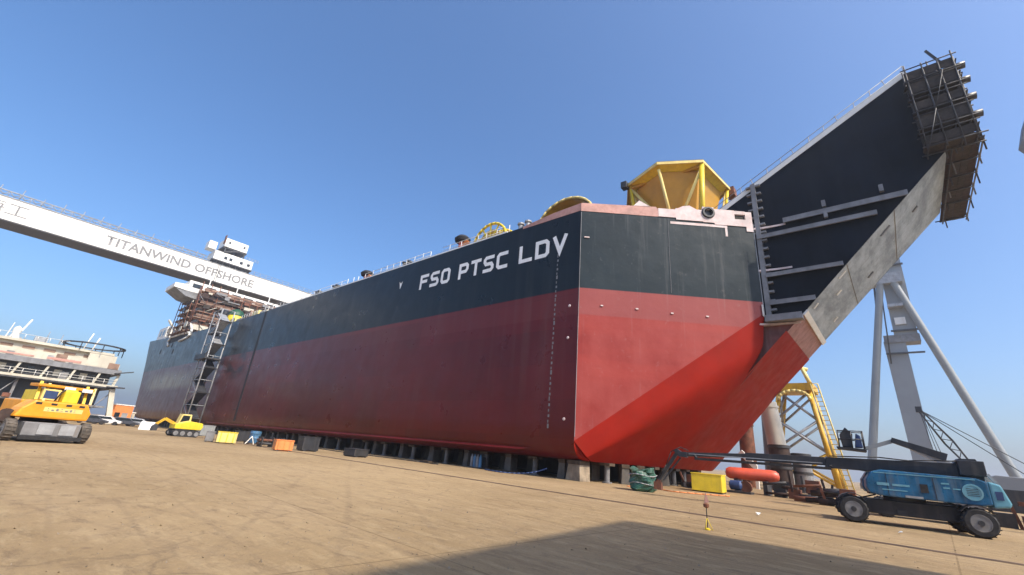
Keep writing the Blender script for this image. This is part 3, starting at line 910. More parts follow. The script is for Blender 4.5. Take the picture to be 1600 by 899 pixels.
# ------------------------------------------------------------------ stair tower of scaffold tubes beside the hull
T0 = (-100.5, 25.6, 0)
tw = thing('stair_tower', 'tall scaffold stair tower of grey tubes standing against the ship side', 'stair tower', T0)
tx0, tx1, ty0, ty1, th = -103.3, -98.6, 24.7, 26.9, 23.2
for x in (tx0, tx1):
    for y in (ty0, ty1):
        b = MB(T0); b.tube((x, y, 0), (x, y, th), 0.13, n=6); b.build('post', M['steel'], tw)
b = MB(T0)
nlv = 10
for i in range(nlv + 1):
    z = th * i / nlv
    for y in (ty0, ty1): b.tube((tx0, y, z), (tx1, y, z), 0.07, n=5)
    for x in (tx0, tx1): b.tube((x, ty0, z), (x, ty1, z), 0.07, n=5)
b.build('ledger', M['steel'], tw)
for i in range(nlv):
    z = th * i / nlv; dz = th / nlv
    b = MB(T0)
    a, c = ((tx0, tx1) if i % 2 == 0 else (tx1, tx0))
    b.bar((a, (ty0 + ty1) / 2, z + 0.1), (c, (ty0 + ty1) / 2, z + dz), 1.5, 0.16)
    b.build('stair_flight', M['dark_steel'] if i < 6 else M['steel'], tw)
    b = MB(T0); b.tube((a, ty0, z), (c, ty0, z + dz), 0.06, n=5); b.build('brace', M['steel'], tw)
    b = MB(T0); b.box((c - 0.6, ty0, z + dz - 0.03), (c + 0.6, ty1, z + dz + 0.04)); b.build('landing', M['dark_steel'], tw)
b = MB(T0); b.box((tx0 - 1.2, ty0 - 0.6, 13.2), (tx1 + 0.8, ty1, 13.5)); b.box((tx0 - 1.2, ty0 - 0.6, 13.5), (tx1 + 0.8, ty0 - 0.5, 14.2)); b.build('platform', M['dark_steel'], tw)

# ------------------------------------------------------------------ things on deck
# big octagonal yellow platform
Y0 = (-13.3, 40.5, 21.4)
yp = thing('deck_platform', 'large yellow round roofed platform on slanting tube legs above the bow', 'yellow platform', Y0)
cx, cy = -13.6, 40.2
hexa = [(-17.3, 36.0), (-13.4, 34.2), (-9.75, 36.2), (-9.0, 42.2), (-12.8, 46.0), (-18.2, 44.6), (-19.3, 39.8)]
def hx(k, sc, z):
    x, y = hexa[k % 7]
    return (cx + (x - cx) * sc, cy + (y - cy) * sc, z)
b = MB(Y0)
top_ = [hx(k, 1.0, 28.75) for k in range(7)]; mid_ = [hx(k, 0.82, 29.2) for k in range(7)]; crown = [hx(k, 0.45, 29.7) for k in range(7)]
for k in range(7):
    b.face([top_[k], top_[(k + 1) % 7], mid_[(k + 1) % 7], mid_[k]]); b.face([mid_[k], mid_[(k + 1) % 7], crown[(k + 1) % 7], crown[k]])
b.face(crown); b.build('roof', M['yellow'], yp, weld=True, sharp=5)
b = MB(Y0)
for k in range(7): b.prism([hx(k, 1.0, 28.72), hx(k + 1, 1.0, 28.72), hx(k + 1, 0.98, 28.72), hx(k, 0.98, 28.72)], (0, 0, -0.28))
b.build('rim', M['pale_yellow'], yp)
b = MB(Y0)
for k in range(7): b.face([hx(k, 0.97, 28.6), hx(k + 1, 0.97, 28.6), hx(k + 1, 0.80, 28.2), hx(k, 0.80, 28.2)])
b.build('ceiling', M['bright_yellow'], yp, sharp=5)
b = MB(Y0)
for k in range(7):
    b.face([hx(k, 0.82, 28.18), hx(k + 1, 0.82, 28.18), hx(k + 1, 0.62, 24.2), hx(k, 0.62, 24.2)])
    b.face([hx(k, 0.62, 24.2), hx(k + 1, 0.62, 24.2), hx(k + 1, 0.48, 21.4), hx(k, 0.48, 21.4)])
b.build('hopper', M['bowl_amber'], yp, weld=True, sharp=5)
b = MB(Y0); b.bar(hx(0, 0.95, 28.2), hx(2, 0.95, 28.2), 0.2, 0.26); b.build('chord_beam', M['bowl_amber'], yp)
for k in range(7):
    if k != 1:
        b = MB(Y0); b.tube(hx(k, 0.80, 21.4), hx(k, 0.94, 28.5), 0.24 if k == 2 else 0.17, n=8); b.build('leg', M['bright_yellow'], yp)
        b = MB(Y0); b.tube(hx(k + 0, 0.66, 21.5), hx(k, 0.90, 28.2), 0.10, n=8); b.build('strut', M['pale_yellow'], yp)
mid = (-12.9, 36.6, 22.0)
for q in (hx(2, 0.93, 28.1), hx(0, 0.93, 28.1), hx(1, 0.93, 28.1)):
    b = MB(Y0); b.tube(mid, q, 0.15, n=8); b.build('brace', M['pale_yellow'], yp)
b = MB(Y0); b.box((-9.6, 42.3, 28.0), (-8.7, 43.4, 28.9)); b.build('lamp_box', M['rust'], yp)
b = MB(Y0); b.box((-17.9, 35.6, 28.2), (-17.3, 36.3, 28.9)); b.build('lamp_box', M['dark_steel'], yp)

def reel(c, r, w, name, label, m, hub='rust'):
    t = thing(name, label, 'reel', (c[0], c[1], 21.5))
    o = (c[0], c[1], 21.5)
    b = MB(o)
    for s in (-1, 1):
        y = c[1] + s * w / 2
        pts = [(c[0] + r * math.cos(R(a)), y, c[2] + r * math.sin(R(a))) for a in range(-30, 211, 15)]
        b.path(pts, 0.16, 6)
    b.build('rim', M[m], t)
    for a in range(0, 181, 30):
        b = MB(o)
        for s in (-1, 1): b.tube((c[0], c[1] + s * w / 2, c[2]), (c[0] + r * math.cos(R(a)), c[1] + s * w / 2, c[2] + r * math.sin(R(a))), 0.10, n=6)
        b.build('spoke', M[m], t)
    b = MB(o); b.lathe((c[0], c[1] - w / 2, c[2]), (0, 1, 0), [(r * 0.72, 0.05), (r * 0.72, w - 0.05)], 20); b.build('drum', M['yellow'], t)
    b = MB(o)
    for s in (-1, 1):
        b.bar((c[0] - r * 0.7, c[1] + s * (w / 2 + 0.3), 21.52), (c[0], c[1] + s * (w / 2 + 0.3), c[2]), 0.25, 0.25)
        b.bar((c[0] + r * 0.7, c[1] + s * (w / 2 + 0.3), 21.52), (c[0], c[1] + s * (w / 2 + 0.3), c[2]), 0.25, 0.25)
    b.build('cradle', M['yellow'], t)
    return t
reel((-30.9, 31.0, 22.6), 2.5, 1.8, 'hose_reel', 'yellow spoked reel showing over the deck edge beside the red vent', 'bright_yellow')

h0 = (-21.0, 31.5, 21.4)
hood = thing('yellow_hood', 'smooth curved yellow hood on deck right behind the ship corner', 'yellow hood', h0)
b = MB(h0)
rows = []
for i in range(13):
    a = R(15 + 150 * i / 12)
    rows.append([(-20.9 + 3.1 * math.cos(a), 30.0 + w, 22.3 + 2.5 * math.sin(a)) for w in (0, 1, 2.2)])
b.grid(rows)
rows2 = [[(p[0] * 0.96 - 20.9 * 0.04, p[1], p[2] - 0.12) for p in r] for r in rows]
b.grid(rows2)
b.build('shell', M['yellow'], hood)
b = MB(h0); b.path([(-20.9 + 3.16 * math.cos(R(a)), 29.95, 22.3 + 2.54 * math.sin(R(a))) for a in range(15, 166, 15)], 0.13, 6); b.build('edge_bead', M['pale_yellow'], hood)
b = MB(h0)
for x in (-23.4, -18.5): b.bar((x, 30.3, 21.4), (x, 30.3, 23.2), 0.3, 0.3); b.bar((x, 31.9, 21.4), (x, 31.9, 23.2), 0.3, 0.3)
b.build('leg', M['yellow'], hood)

def vent(x, y, h, label):
    o = (x, y, 21.55)
    t = thing('deck_vent', label, 'vent', o, group='red capped vents on the deck edge')
    b = MB(o); b.lathe(o, (0, 0, 1), [(0.62, 0), (0.45, 0.5), (0.4, h * 0.75)], 12); b.build('stem', M['coral'], t)
    b = MB(o); b.bar((x, y, 21.55 + h * 0.35), (x + 0.9, y, 21.55 + h * 0.75), 0.45, 0.45); b.build('side_duct', M['orange'], t)
    b = MB(o); b.lathe((x, y, 21.55 + h * 0.75), (0, 0, 1), [(0.4, -0.02), (0.85, 0.05), (0.95, 0.4), (0.6, 0.75), (0, 0.85)], 14); b.build('cap', M['black'], t)
    b = MB(o); b.box((x - 0.9, y - 0.3, 21.56), (x - 0.3, y + 0.4, 22.6)); b.build('valve_box', M['dark_steel'], t)
vent(-34.8, 29.6, 2.7, 'red vent with a black mushroom cap beside the yellow reel')
vent(-54.6, 29.6, 2.3, 'small red vent with a black cap alone on the middle of the deck edge')
for i, (x, lab) in enumerate(((-24.6, 'dark double bollard among white rails nearest the ship corner'), (-43.5, 'small dark bollard on the deck edge above the painted mark'), (-61.0, 'small dark bollard on the deck edge left of the small red vent'), (-66.5, 'small dark bollard where the white girder dips behind the deck edge'))):
    o = (x, 28.5, 21.55)
    t = thing('bollard', lab, 'bollard', o, group='bollards on the deck edge')
    for dx in (-0.45, 0.45):
        b = MB(o); b.lathe((x + dx, 28.5, 21.55), (0, 0, 1), [(0.26, 0), (0.24, 0.9), (0.36, 0.95), (0.36, 1.1), (0, 1.12)], 10); b.build('post', M['dark_steel'] if i else M['steel'], t)
    b = MB(o); b.box((x - 0.9, 28.2, 21.555), (x + 0.9, 28.8, 21.68)); b.build('base', M['white'] if i == 0 else M['dark_steel'], t)

# ------------------------------------------------------------------ scaffold at the bow tip: one on the near side, one across the front
V0 = (6.0, 36.4, 23.6)
vs_ = thing('scaffold', 'dark plank scaffold hung on the near side of the bow tip', 'scaffold', V0)
levels = [23.7, 25.2, 26.7, 28.2, 29.5]
for li, z in enumerate(levels):
    for j in range(4):
        y = 36.24 + j * 0.31
        b = MB(V0); b.box((4.75 + random.uniform(-0.12, 0.08), y, z + 0.01 * j), (7.4 + random.uniform(-0.05, 0.25), y + 0.295, z + 0.07 + 0.01 * j)); b.build('plank', M['plank'], vs_)
    for x in (4.9, 5.8, 6.6, 7.3):
        b = MB(V0); b.tube((x, 36.05, z - 0.06), (x, 37.45, z - 0.06), 0.045, n=6); b.build('transom', M['dark_steel'], vs_)
    for yy in (36.15, 37.3):
        b = MB(V0); b.tube((4.6, yy, z - 0.13), (7.75, yy, z - 0.13), 0.05, n=6); b.build('ledger', M['dark_steel'], vs_)
    b = MB(V0); b.tube((4.6, 36.15, z + 1.0), (7.6, 36.15, z + 1.0), 0.045, n=6); b.build('handrail', M['dark_steel'], vs_)
    b = MB(V0); b.box((4.75, 36.19, z + 0.09), (7.4, 36.225, z + 0.75 + 0.3 * (li % 2))); b.build('toe_board', M['plank'], vs_)
    if li in (1, 2, 3, 4):
        b = MB(V0); b.tube((6.9, 36.9, z + 0.35), (7.95, 36.9, z + 0.3), 0.26, n=10); b.build('pipe_roll', M['charcoal'], vs_)
for x in (4.85, 5.8, 6.6, 7.3):
    for y in (36.15, 37.32):
        b = MB(V0); b.tube((x, y, 23.1 + random.uniform(-0.3, 0.2)), (x + random.uniform(-0.05, 0.05), y, 30.7 + random.uniform(-0.3, 0.7)), 0.05, n=6); b.build('pole', M['dark_steel'], vs_)
for x, z in ((4.9, 23.4), (5.8, 26.4)):
    b = MB(V0); b.tube((x, 36.1, z), (x + 0.9, 36.1, z + 3.0), 0.035, n=6); b.build('brace', M['dark_steel'], vs_)
b = MB(V0); b.bar((6.9, 36.6, 30.2), (6.3, 36.7, 32.0), 0.16, 0.14); b.build('mast', M['dark_steel'], vs_)

W0 = (6.9, 43.0, 24.0)
vf = thing('scaffold', 'brown plank scaffold hung across the front of the bow tip', 'scaffold', W0)
for li, z in enumerate((24.05, 26.0, 28.0, 29.8)):
    for j in range(4):
        for y0 in (37.7, 41.9, 46.1):
            b = MB(W0); x = 6.02 + j * 0.40 + 0.1 * li
            b.box((x, y0 + random.uniform(-0.05, 0.05), z + 0.012 * (j % 2)), (x + 0.385, y0 + 4.15, z + 0.06 + 0.012 * (j % 2))); b.build('plank', M['plank'] if (j + li) % 3 else M['plank_brown'], vf)
    for y in (37.8, 40.0, 42.2, 44.4, 46.6, 49.8):
        b = MB(W0); b.tube((5.7 + 0.1 * li, y, z - 0.06), (7.8, y, z - 0.06), 0.05, n=6); b.build('transom', M['dark_steel'], vf)
    for xx in (6.2 + 0.1 * li, 7.7):
        b = MB(W0); b.tube((xx, 37.2, z - 0.14), (xx, 50.3, z - 0.14), 0.055, n=6); b.build('ledger', M['post_dark'] if xx > 7 else M['dark_steel'], vf)
    b = MB(W0); b.tube((7.7, 37.2, z + 1.0), (7.7, 50.2, z + 1.0), 0.045, n=6); b.build('handrail', M['dark_steel'], vf)
    b = MB(W0); b.box((7.63, 37.6, z + 0.1), (7.67, 50.0, z + 0.75)); b.build('toe_board', M['plank'], vf)
for i, y in enumerate((37.8, 40.0, 42.2, 44.4, 46.6, 49.8)):
    for x in (6.35, 7.72):
        b = MB(W0); b.tube((x, y, 23.5 - random.uniform(0, 0.5)), (x, y + 0.05, 31.4 + random.uniform(0, 0.8)), 0.05, n=6); b.build('pole', M['post_dark'] if i % 2 else M['dark_steel'], vf)

# ------------------------------------------------------------------ keel blocks, and dark beams added to close the gap under the hull
KB = (0, 0, 0)
def make_block(wide, h, label):
    t = thing('keel_block', label, 'keel block', (0, 0, 0), group='keel blocks under the ship')
    b = MB(); w = wide
    b.prism([(-w, -0.55, 0), (w, -0.55, 0), (w * 0.78, -0.45, h * 0.80), (-w * 0.78, -0.45, h * 0.80)], (0, 1.0, 0)); base = b.build('base', M['concrete' if wide < 0.6 else 'tan_block'], t, bevel=0.02)
    b = MB(); b.box((-w * 0.85, -0.5, h * 0.80), (w * 0.85, 0.5, h)); cap = b.build('cap', M['timber'], t, bevel=0.01)
    return t, [(base, []), (cap, [])]
def make_jack(h, label):
    t = thing('support_post', label, 'support post', (0, 0, 0), group='steel support posts under the ship')
    b = MB(); b.lathe((0, 0, 0), (0, 0, 1), [(0.36, 0), (0.36, 0.08), (0.2, 0.1), (0.2, h - 0.2), (0.32, h - 0.18), (0.32, h)], 12); a = b.build('post', M['post_dark'], t)
    b = MB(); b.box((-0.42, -0.42, h - 0.19), (0.42, 0.42, h - 0.001)); c = b.build('head_plate', M['timber'], t)
    return t, [(a, []), (c, [])]
blk, blk_ch = make_block(0.34, 1.345, 'grey concrete keel block with timber cap carrying the ship bottom')
jck, jck_ch = make_jack(1.345, 'grey steel support post between the keel blocks under the ship')
first_b = first_j = True
x = -19.4; i = 0
while x > -156:
    if i % 2 == 1:
        if first_j: jck.location = (x, 29.15, 0); first_j = False
        else: copy_tree(jck, jck_ch, (x, 29.1 + random.uniform(-0.1, 0.2), 0))
    else:
        if first_b: blk.location = (x, 29.35, 0); first_b = False
        else: copy_tree(blk, blk_ch, (x, 29.3 + random.uniform(-0.1, 0.3), 0), random.uniform(-6, 6))
    x -= random.uniform(1.9, 3.1); i += 1
x = -18.5
while x > -70:
    copy_tree(blk, blk_ch, (x, 32.0 + random.uniform(-0.3, 0.3), 0), random.uniform(-8, 8))
    x -= random.uniform(2.4, 3.6)
for px, py in ((-16.6, 30.6), (-16.1, 32.3), (-15.6, 33.8), (-15.3, 35.5), (-15.2, 37.4), (-15.2, 39.6), (-15.2, 42.0), (-15.2, 45.0)):
    copy_tree(jck, jck_ch, (px, py, 0)) if (py * 10) % 3 < 1.5 else copy_tree(blk, blk_ch, (px, py, 0), 40)
fbk, _ = make_block(0.75, 1.345, 'broad tan keel block at the very corner of the ship, largest in the row')
fbk.location = (-18.0, 28.95, 0); fbk.rotation_euler = (0, 0, R(-14))
for y, lab in ((35.2, 'long dark beam added behind the first rows of keel blocks'), (42.5, 'long dark beam added under the ship centre line'), (50.5, 'long dark beam added on the far side under the ship')):
    b = MB((-86, y, 0)); b.box((-156, y - 0.5, 0), (-16.6, y + 0.5, 0.12)); b.box((-156, y - 0.12, 0.12), (-16.6, y + 0.12, 1.1)); b.box((-156, y - 0.5, 1.1), (-16.6, y + 0.5, 1.34))
    sb_ = b.build('added_beam', M['dark_steel']); sb_.location = (-86, y, 0)  # beams added to block the bright ground beyond, keeping the gap dark
    tag(sb_, lab, 'added beam', 'added dark beams under the ship')

# ------------------------------------------------------------------ gantry crane at the back
GX, GZ0, GZ1 = -165.0, 45.9, 51.8
G0 = (GX, 0, 0)
gc = thing('gantry_crane', 'long white gantry crane girder with grey company lettering spanning the ship', 'gantry crane', G0)
b = MB(G0); b.box((GX, -62, GZ0), (GX - 2.6, 96, GZ1)); gird = b.build('girder', M['girder'], gc)
b = MB(G0); b.box((GX - 5.4, -62, GZ0 + 0.02), (GX - 8.0, 96, GZ1 - 0.02)); b.build('girder', M['girder'], gc)
b = MB(G0); b.box((GX + 0.25, -62, GZ0 - 0.35), (GX - 8.2, 96, GZ0 - 0.003)); b.build('bottom_flange', M['dark_steel'], gc)
b = MB(G0); b.box((GX + 0.2, -62, GZ1 + 0.003), (GX - 2.8, 96, GZ1 + 0.18)); b.build('top_flange', M['steel'], gc)
lettering('TITANWIND OFFSHORE', (GX + 0.02, 7.6, 47.35), (0, 1, 0), 40.2, 2.8, M['letter_grey'], gc, G0, 0.026)
lettering('海工', (GX + 0.02, -16.6, 47.3), (0, 1, 0), 8.4, 3.6, M['letter_grey'], gc, G0, 0.0)
b = MB(G0)
for i in range(79):
    y = -61 + 2 * i
    b.tube((GX + 0.1, y, GZ1), (GX + 0.1, y, GZ1 + 1.5), 0.07, n=4)
    if y < 30 and i % 2: b.tube((GX - 0.6, y, GZ1), (GX - 0.6, y + 0.3, GZ1 + 2.6 + 0.8 * random.random()), 0.09, n=4)
    if y < 32:
        b.tube((GX - 1.0, y, GZ1 + 1.9), (GX - 1.0, y + 1, GZ1 + 0.7), 0.09, n=4); b.tube((GX - 1.0, y + 1, GZ1 + 0.7), (GX - 1.0, y + 2, GZ1 + 1.9), 0.09, n=4)
for dz in (0.75, 1.5): b.tube((GX + 0.1, -62, GZ1 + dz), (GX + 0.1, 96, GZ1 + dz), 0.06, n=4)
b.tube((GX - 1.0, -62, GZ1 + 2.0), (GX - 1.0, 32, GZ1 + 2.0), 0.12, n=5)
tag(b.build('guard_rail', M['steel'], gc), kind='stuff')
b = MB(G0)
for i in range(20):
    y = -60 + 8 * i
    b.box((GX + 0.001, y, GZ0 + 0.1), (GX + 0.012, y + 0.05, GZ1 - 0.1))
b.build('panel_joint', M['steel'], gc)
for y in (-58, 92):
    for x in (GX - 1.3, GX - 6.7):
        b = MB(G0); b.bar((x + (9 if x > GX - 3 else -9), y, 1.5), (x, y, GZ0 - 0.4), 2.4, 3.0, 2.4, 3.6); b.build('leg', M['white'], gc)
    b = MB(G0); b.box((GX + 14, y - 1.2, 0), (GX - 22, y + 1.2, 2.0)); b.build('bogie', M['yellow'], gc)

Q0 = (GX - 3.5, 40, GZ1 + 0.2)
tr = thing('crane_trolley', 'white crane trolley with stacked machine houses riding on top of the girder', 'crane trolley', Q0)
gz = GZ1 + 0.2
for a, c, m_, nm in (((GX + 0.8, 33.6, gz + 1.2), (GX - 7.0, 45.5, gz + 4.2), 'white', 'lower_house'),
                     ((GX + 0.5, 35.6, gz + 6.6), (GX - 6.5, 42.6, gz + 9.6), 'white', 'upper_house'),
                     ((GX + 0.9, 31.2, gz + 4.2), (GX - 3.0, 33.5, gz + 6.8), 'white', 'cab')):
    b = MB(Q0); b.box(a, c); b.build(nm, M[m_], tr)
b = MB(Q0)
for y in (34, 38, 42, 45): b.tube((GX + 0.2, y, gz), (GX + 0.2, y, gz + 1.3), 0.3, n=6)
b.box((GX + 0.85, 33.4, gz + 0.75), (GX - 7.0, 45.7, gz + 1.18)); b.build('underframe', M['dark_steel'], tr)
b = MB(Q0)
for y in (36.2, 39.2, 42.2): b.bar((GX + 0.2, y, gz + 4.2), (GX + 0.2, y, gz + 6.6), 0.4, 0.4)
b.bar((GX + 0.9, 36.0, gz + 4.4), (GX + 0.9, 40.4, gz + 6.2), 0.5, 0.5); b.box((GX + 0.4, 35.4, gz + 6.1), (GX - 6, 42.8, gz + 6.55)); b.build('frame', M['dark_steel'], tr)
for y in (36.6, 38.2, 41.5, 43.8):
    b = MB(Q0); b.box((GX + 0.79, y, gz + 2.0), (GX + 0.86, y + 0.9, gz + 3.0)); b.build('window', M['glass'], tr)
for y in (36.6, 41.2):
    b = MB(Q0); b.box((GX + 0.49, y, gz + 7.9), (GX + 0.56, y + 0.6, gz + 8.6)); b.build('window', M['glass'], tr)
b = MB(Q0); b.box((GX + 0.5, 35.3, gz + 7.6), (GX - 1.0, 35.5, gz + 10.6)); b.build('mast', M['rust'], tr)
b = MB(Q0)
for y in (36.0, 36.5): b.tube((GX + 0.5, y, gz + 1.0), (GX + 0.5, y, 44.0), 0.05, n=4)
b.build('hoist_rope', M['dark_steel'], tr)
b = MB(Q0)
for y in range(43, 48): b.tube((GX + 0.4, y, gz + 4.2), (GX + 0.4, y, gz + 5.3), 0.06, n=4)
for dz in (4.7, 5.3): b.tube((GX + 0.4, 43, gz + dz), (GX + 0.4, 47, gz + dz), 0.05, n=4)
tag(b.build('guard_rail', M['steel'], tr), kind='stuff')

# ------------------------------------------------------------------ shear-legged crane tower beyond the bow
L0 = (6.0, 150.0, 0)
sl = thing('crane_tower', 'tall grey crane tower with a kinked box leg and two long slanting tube braces', 'crane tower', L0)
b = MB(L0); b.bar((5.8, 151, 37.2), (6.0, 151, 66), 4.6, 3.6, up=(0, 1, 0)); b.build('column', M['tower_grey'], sl)
b = MB(L0); b.bar((3.6, 151, 1.0), (3.2, 151, 37.1), 3.9, 3.4, 4.4, 3.4, up=(0, 1, 0)); b.build('leg', M['tower_grey'], sl)
b = MB(L0); b.box((1.2, 148.9, 36.6), (8.4, 153.2, 38.6)); b.build('knee_joint', M['machine_grey'], sl)
for q, p, r in (((19.2, 150, 0.5), (5.6, 147.8, 53.5), 0.95), ((-7.6, 150, 0.5), (3.2, 147.8, 54.0), 0.95)):
    b = MB(L0); b.tube(q, p, r, r * 0.85, 14); b.build('brace', M['tower_light'], sl)
    b = MB(L0); b.box((q[0] - 2, 148, 0), (q[0] + 2, 152, 1.3)); b.build('foot', M['machine_grey'], sl)
b = MB(L0); b.tube((1.6, 148, 52), (0.2, 148.5, 36), 0.25, n=6); b.tube((2.8, 148, 50), (1.6, 148.5, 31), 0.18, n=6); b.build('ladder', M['dark_steel'], sl)
b = MB(L0); b.box((0.6, 147.0, 52.6), (7.6, 150.5, 55.4)); b.build('head', M['steel'], sl)
b = MB(L0); b.box((3.4, 146.8, 45.8), (6.6, 149.0, 46.6)); b.build('walkway', M['steel'], sl)
b = MB(L0); b.box((4.2, 148.6, 41.3), (6.4, 148.95, 43.2)); b.build('cabin', M['white'], sl)
for z in (33.5, 39.5, 58):
    b = MB(L0); b.box((1.0 if z < 38 else 3.0, 148.4, z), (8.6, 149.1, z + 0.35)); b.build('walkway', M['dark_steel'], sl)

# ------------------------------------------------------------------ yellow lattice tower behind the bow
J0 = (-10.2, 75.0, 0)
jk = thing('lattice_tower', 'yellow tubular lattice tower standing behind the bow of the ship', 'lattice tower', J0)
top = [(-12.2, 73.5, 13.0), (-8.6, 73.5, 13.0), (-8.6, 77.5, 13.0), (-12.2, 77.5, 13.0)]
bot = [(-14.6, 72.2, 0), (-6.7, 72.2, 0), (-6.7, 79, 0), (-14.6, 79, 0)]
for p, q in zip(bot, top):
    b = MB(J0); b.tube(p, q, 0.34, 0.30, 10); b.build('leg', M['yellow'], jk)
for i in range(4):
    p0, q0, p1, q1 = [Vector(v) for v in (bot[i], top[i], bot[(i + 1) % 4], top[(i + 1) % 4])]
    for t0, t1 in ((0.05, 0.36), (0.36, 0.68), (0.68, 0.98)):
        b = MB(J0); b.tube(p0.lerp(q0, t0), p1.lerp(q1, t1), 0.17, n=8); b.build('brace', M['steel'] if t0 > 0.2 else M['yellow'], jk)
        b = MB(J0); b.tube(p1.lerp(q1, t0), p0.lerp(q0, t1), 0.17, n=8); b.build('brace', M['steel'] if t0 > 0.2 else M['yellow'], jk)
b = MB(J0); b.box((-12.7, 72.9, 12.9), (-8.0, 78, 13.9)); b.build('head', M['yellow'], jk)
b = MB(J0)
for p, q in (((-12.4, 73.2, 13.9), (-9.6, 74, 16.6)), ((-8.3, 73.2, 13.9), (-9.2, 74, 16.6)), ((-12.4, 77, 13.9), (-9.6, 74.2, 16.6)), ((-10.0, 73.8, 16.4), (-8.4, 74, 15.9))): b.tube(p, q, 0.26, n=8)
b.path([(-10.4 + 1.9 * math.cos(R(a)), 73.0, 11.6 + 1.3 * math.sin(R(a))) for a in range(0, 181, 20)], 0.22, 8)
b.build('top_frame', M['pale_yellow'], jk)
b = MB(J0)
for i in range(22):
    z = 1 + i * 0.6; x = -6.4 - 1.9 * z / 13.0
    b.tube((x + 0.3, 72.0, z), (x + 1.1, 72.0, z), 0.05, n=4)
b.tube((-6.1, 72, 0.5), (-8.1, 72, 13.6), 0.09, n=5); b.tube((-5.3, 72, 0.5), (-7.3, 72, 13.6), 0.09, n=5)
b.build('ladder', M['pale_yellow'], jk)

# pipes and tanks left of the lattice tower
def pipe(x, y, r, h, m, nm, label, lean=0.0, band=None):
    o = (x, y, 0)
    t = thing(nm, label, 'steel pipe' if nm == 'pipe_section' else 'tank', o)
    b = MB(o); b.tube((x, y, 0), (x + lean, y, h), r, r * 0.95, 20); b.build('barrel', M[m], t)
    for z in ((0.4, h * 0.5, h * 0.96) if band else (h * 0.95,)):
        b = MB(o); b.lathe((x + lean * z / h, y, z), (0, 0, 1), [(r * 1.06, -0.12), (r * 1.06, 0.12)], 20); b.build('flange', M[band or m], t)
pipe(-14.0, 60.0, 0.85, 7.2, 'rust', 'pipe_section', 'rust red upright pipe just behind the edge of the bow')
pipe(-12.1, 62.0, 0.75, 9.4, 'tower_light', 'pipe_section', 'pale grey upright pipe with a rounded top behind the bow', 0.3)
pipe(-10.6, 61.0, 1.0, 9.6, 'cream', 'pipe_section', 'cream upright pipe leaning beside the yellow lattice tower', -0.9)
pipe(-10.2, 57.0, 1.05, 4.6, 'plank_brown', 'tank', 'squat brown tank with dark bands in front of the upright pipes', 0.0, 'dark_steel')
pipe(-8.4, 58.0, 0.9, 3.9, 'machine_grey', 'tank', 'squat grey tank beside the brown banded tank', 0.0, 'dark_steel')
o = (-13.3, 55.0, 0); t = thing('prop', 'white slanting prop beam under the bow edge', 'prop beam', o)
b = MB(o); b.bar((-12.2, 55, 2.1), (-13.6, 55, 3.6), 0.35, 0.5); b.bar((-12.2, 55, 0), (-12.2, 55, 2.2), 0.3, 0.3); b.build('beam', M['white'], t)

# ------------------------------------------------------------------ crawler crane far right
C0 = (9.0, 90.0, 0)
cc = thing('crawler_crane', 'dark crawler crane with its lattice boom raised behind the blue lift', 'crawler crane', C0)
b = MB(C0)
foot, tip = Vector((7.6, 90, 3.4)), Vector((2.9, 90, 12.4))
dirv = (tip - foot).normalized(); nrm = Vector((dirv.z, 0, -dirv.x))
for s in (-1, 1):
    for y in (-0.5, 0.5):
        b.tube(foot + nrm * (0.12 * s) + Vector((0, y * 0.6, 0)), foot.lerp(tip, 0.5) + nrm * 0.5 * s + Vector((0, y, 0)), 0.09, n=5)
        b.tube(foot.lerp(tip, 0.5) + nrm * 0.5 * s + Vector((0, y, 0)), tip + nrm * (0.15 * s) + Vector((0, y * 0.5, 0)), 0.09, n=5)
for i in range(14):
    t0, t1 = i / 14, (i + 1) / 14
    w0, w1 = 0.5 - abs(t0 - 0.5) * 0.7, 0.5 - abs(t1 - 0.5) * 0.7
    s = 1 if i % 2 else -1
    b.tube(foot.lerp(tip, t0) + nrm * w0 * s, foot.lerp(tip, t1) - nrm * w1 * s, 0.05, n=4)
b.build('boom', M['dark_steel'], cc)
b = MB(C0); b.box((2.5, 89.6, 12.0), (3.2, 90.4, 12.8)); b.build('boom_head', M['charcoal'], cc)
for q in ((13.5, 90, 4.4), (12.6, 90, 3.4)):
    b = MB(C0); b.tube(tip, q, 0.055, n=4); b.build('pendant', M['dark_steel'], cc)
for dx in (0.2, 0.6, 1.0):
    b = MB(C0); b.tube((2.9 + dx * 0.3, 90, 12.2), (3.3 + dx, 90, 5.6), 0.04, n=4); b.build('hoist_rope', M['dark_steel'], cc)
b = MB(C0); b.prism([(7.0, 88.6, 1.3), (12.8, 88.6, 1.3), (13.4, 88.6, 2.0), (13.2, 88.6, 3.7), (8.8, 88.6, 3.9), (7.2, 88.6, 3.0)], (0, 2.8, 0)); b.build('house', M['tower_grey'], cc, bevel=0.1)
for y in (87.6, 91.6):
    b = MB(C0); b.prism([(6.2, y, 0.3), (6.8, y, 0), (12.4, y, 0), (13, y, 0.3), (13, y, 0.9), (12.4, y, 1.2), (6.8, y, 1.2), (6.2, y, 0.9)], (0, 0.8, 0)); b.build('track', M['black'], cc)
b = MB(C0); b.bar((12.4, 90, 3.7), (12.6, 90, 5.2), 0.3, 0.3); b.build('gantry_post', M['dark_steel'], cc)

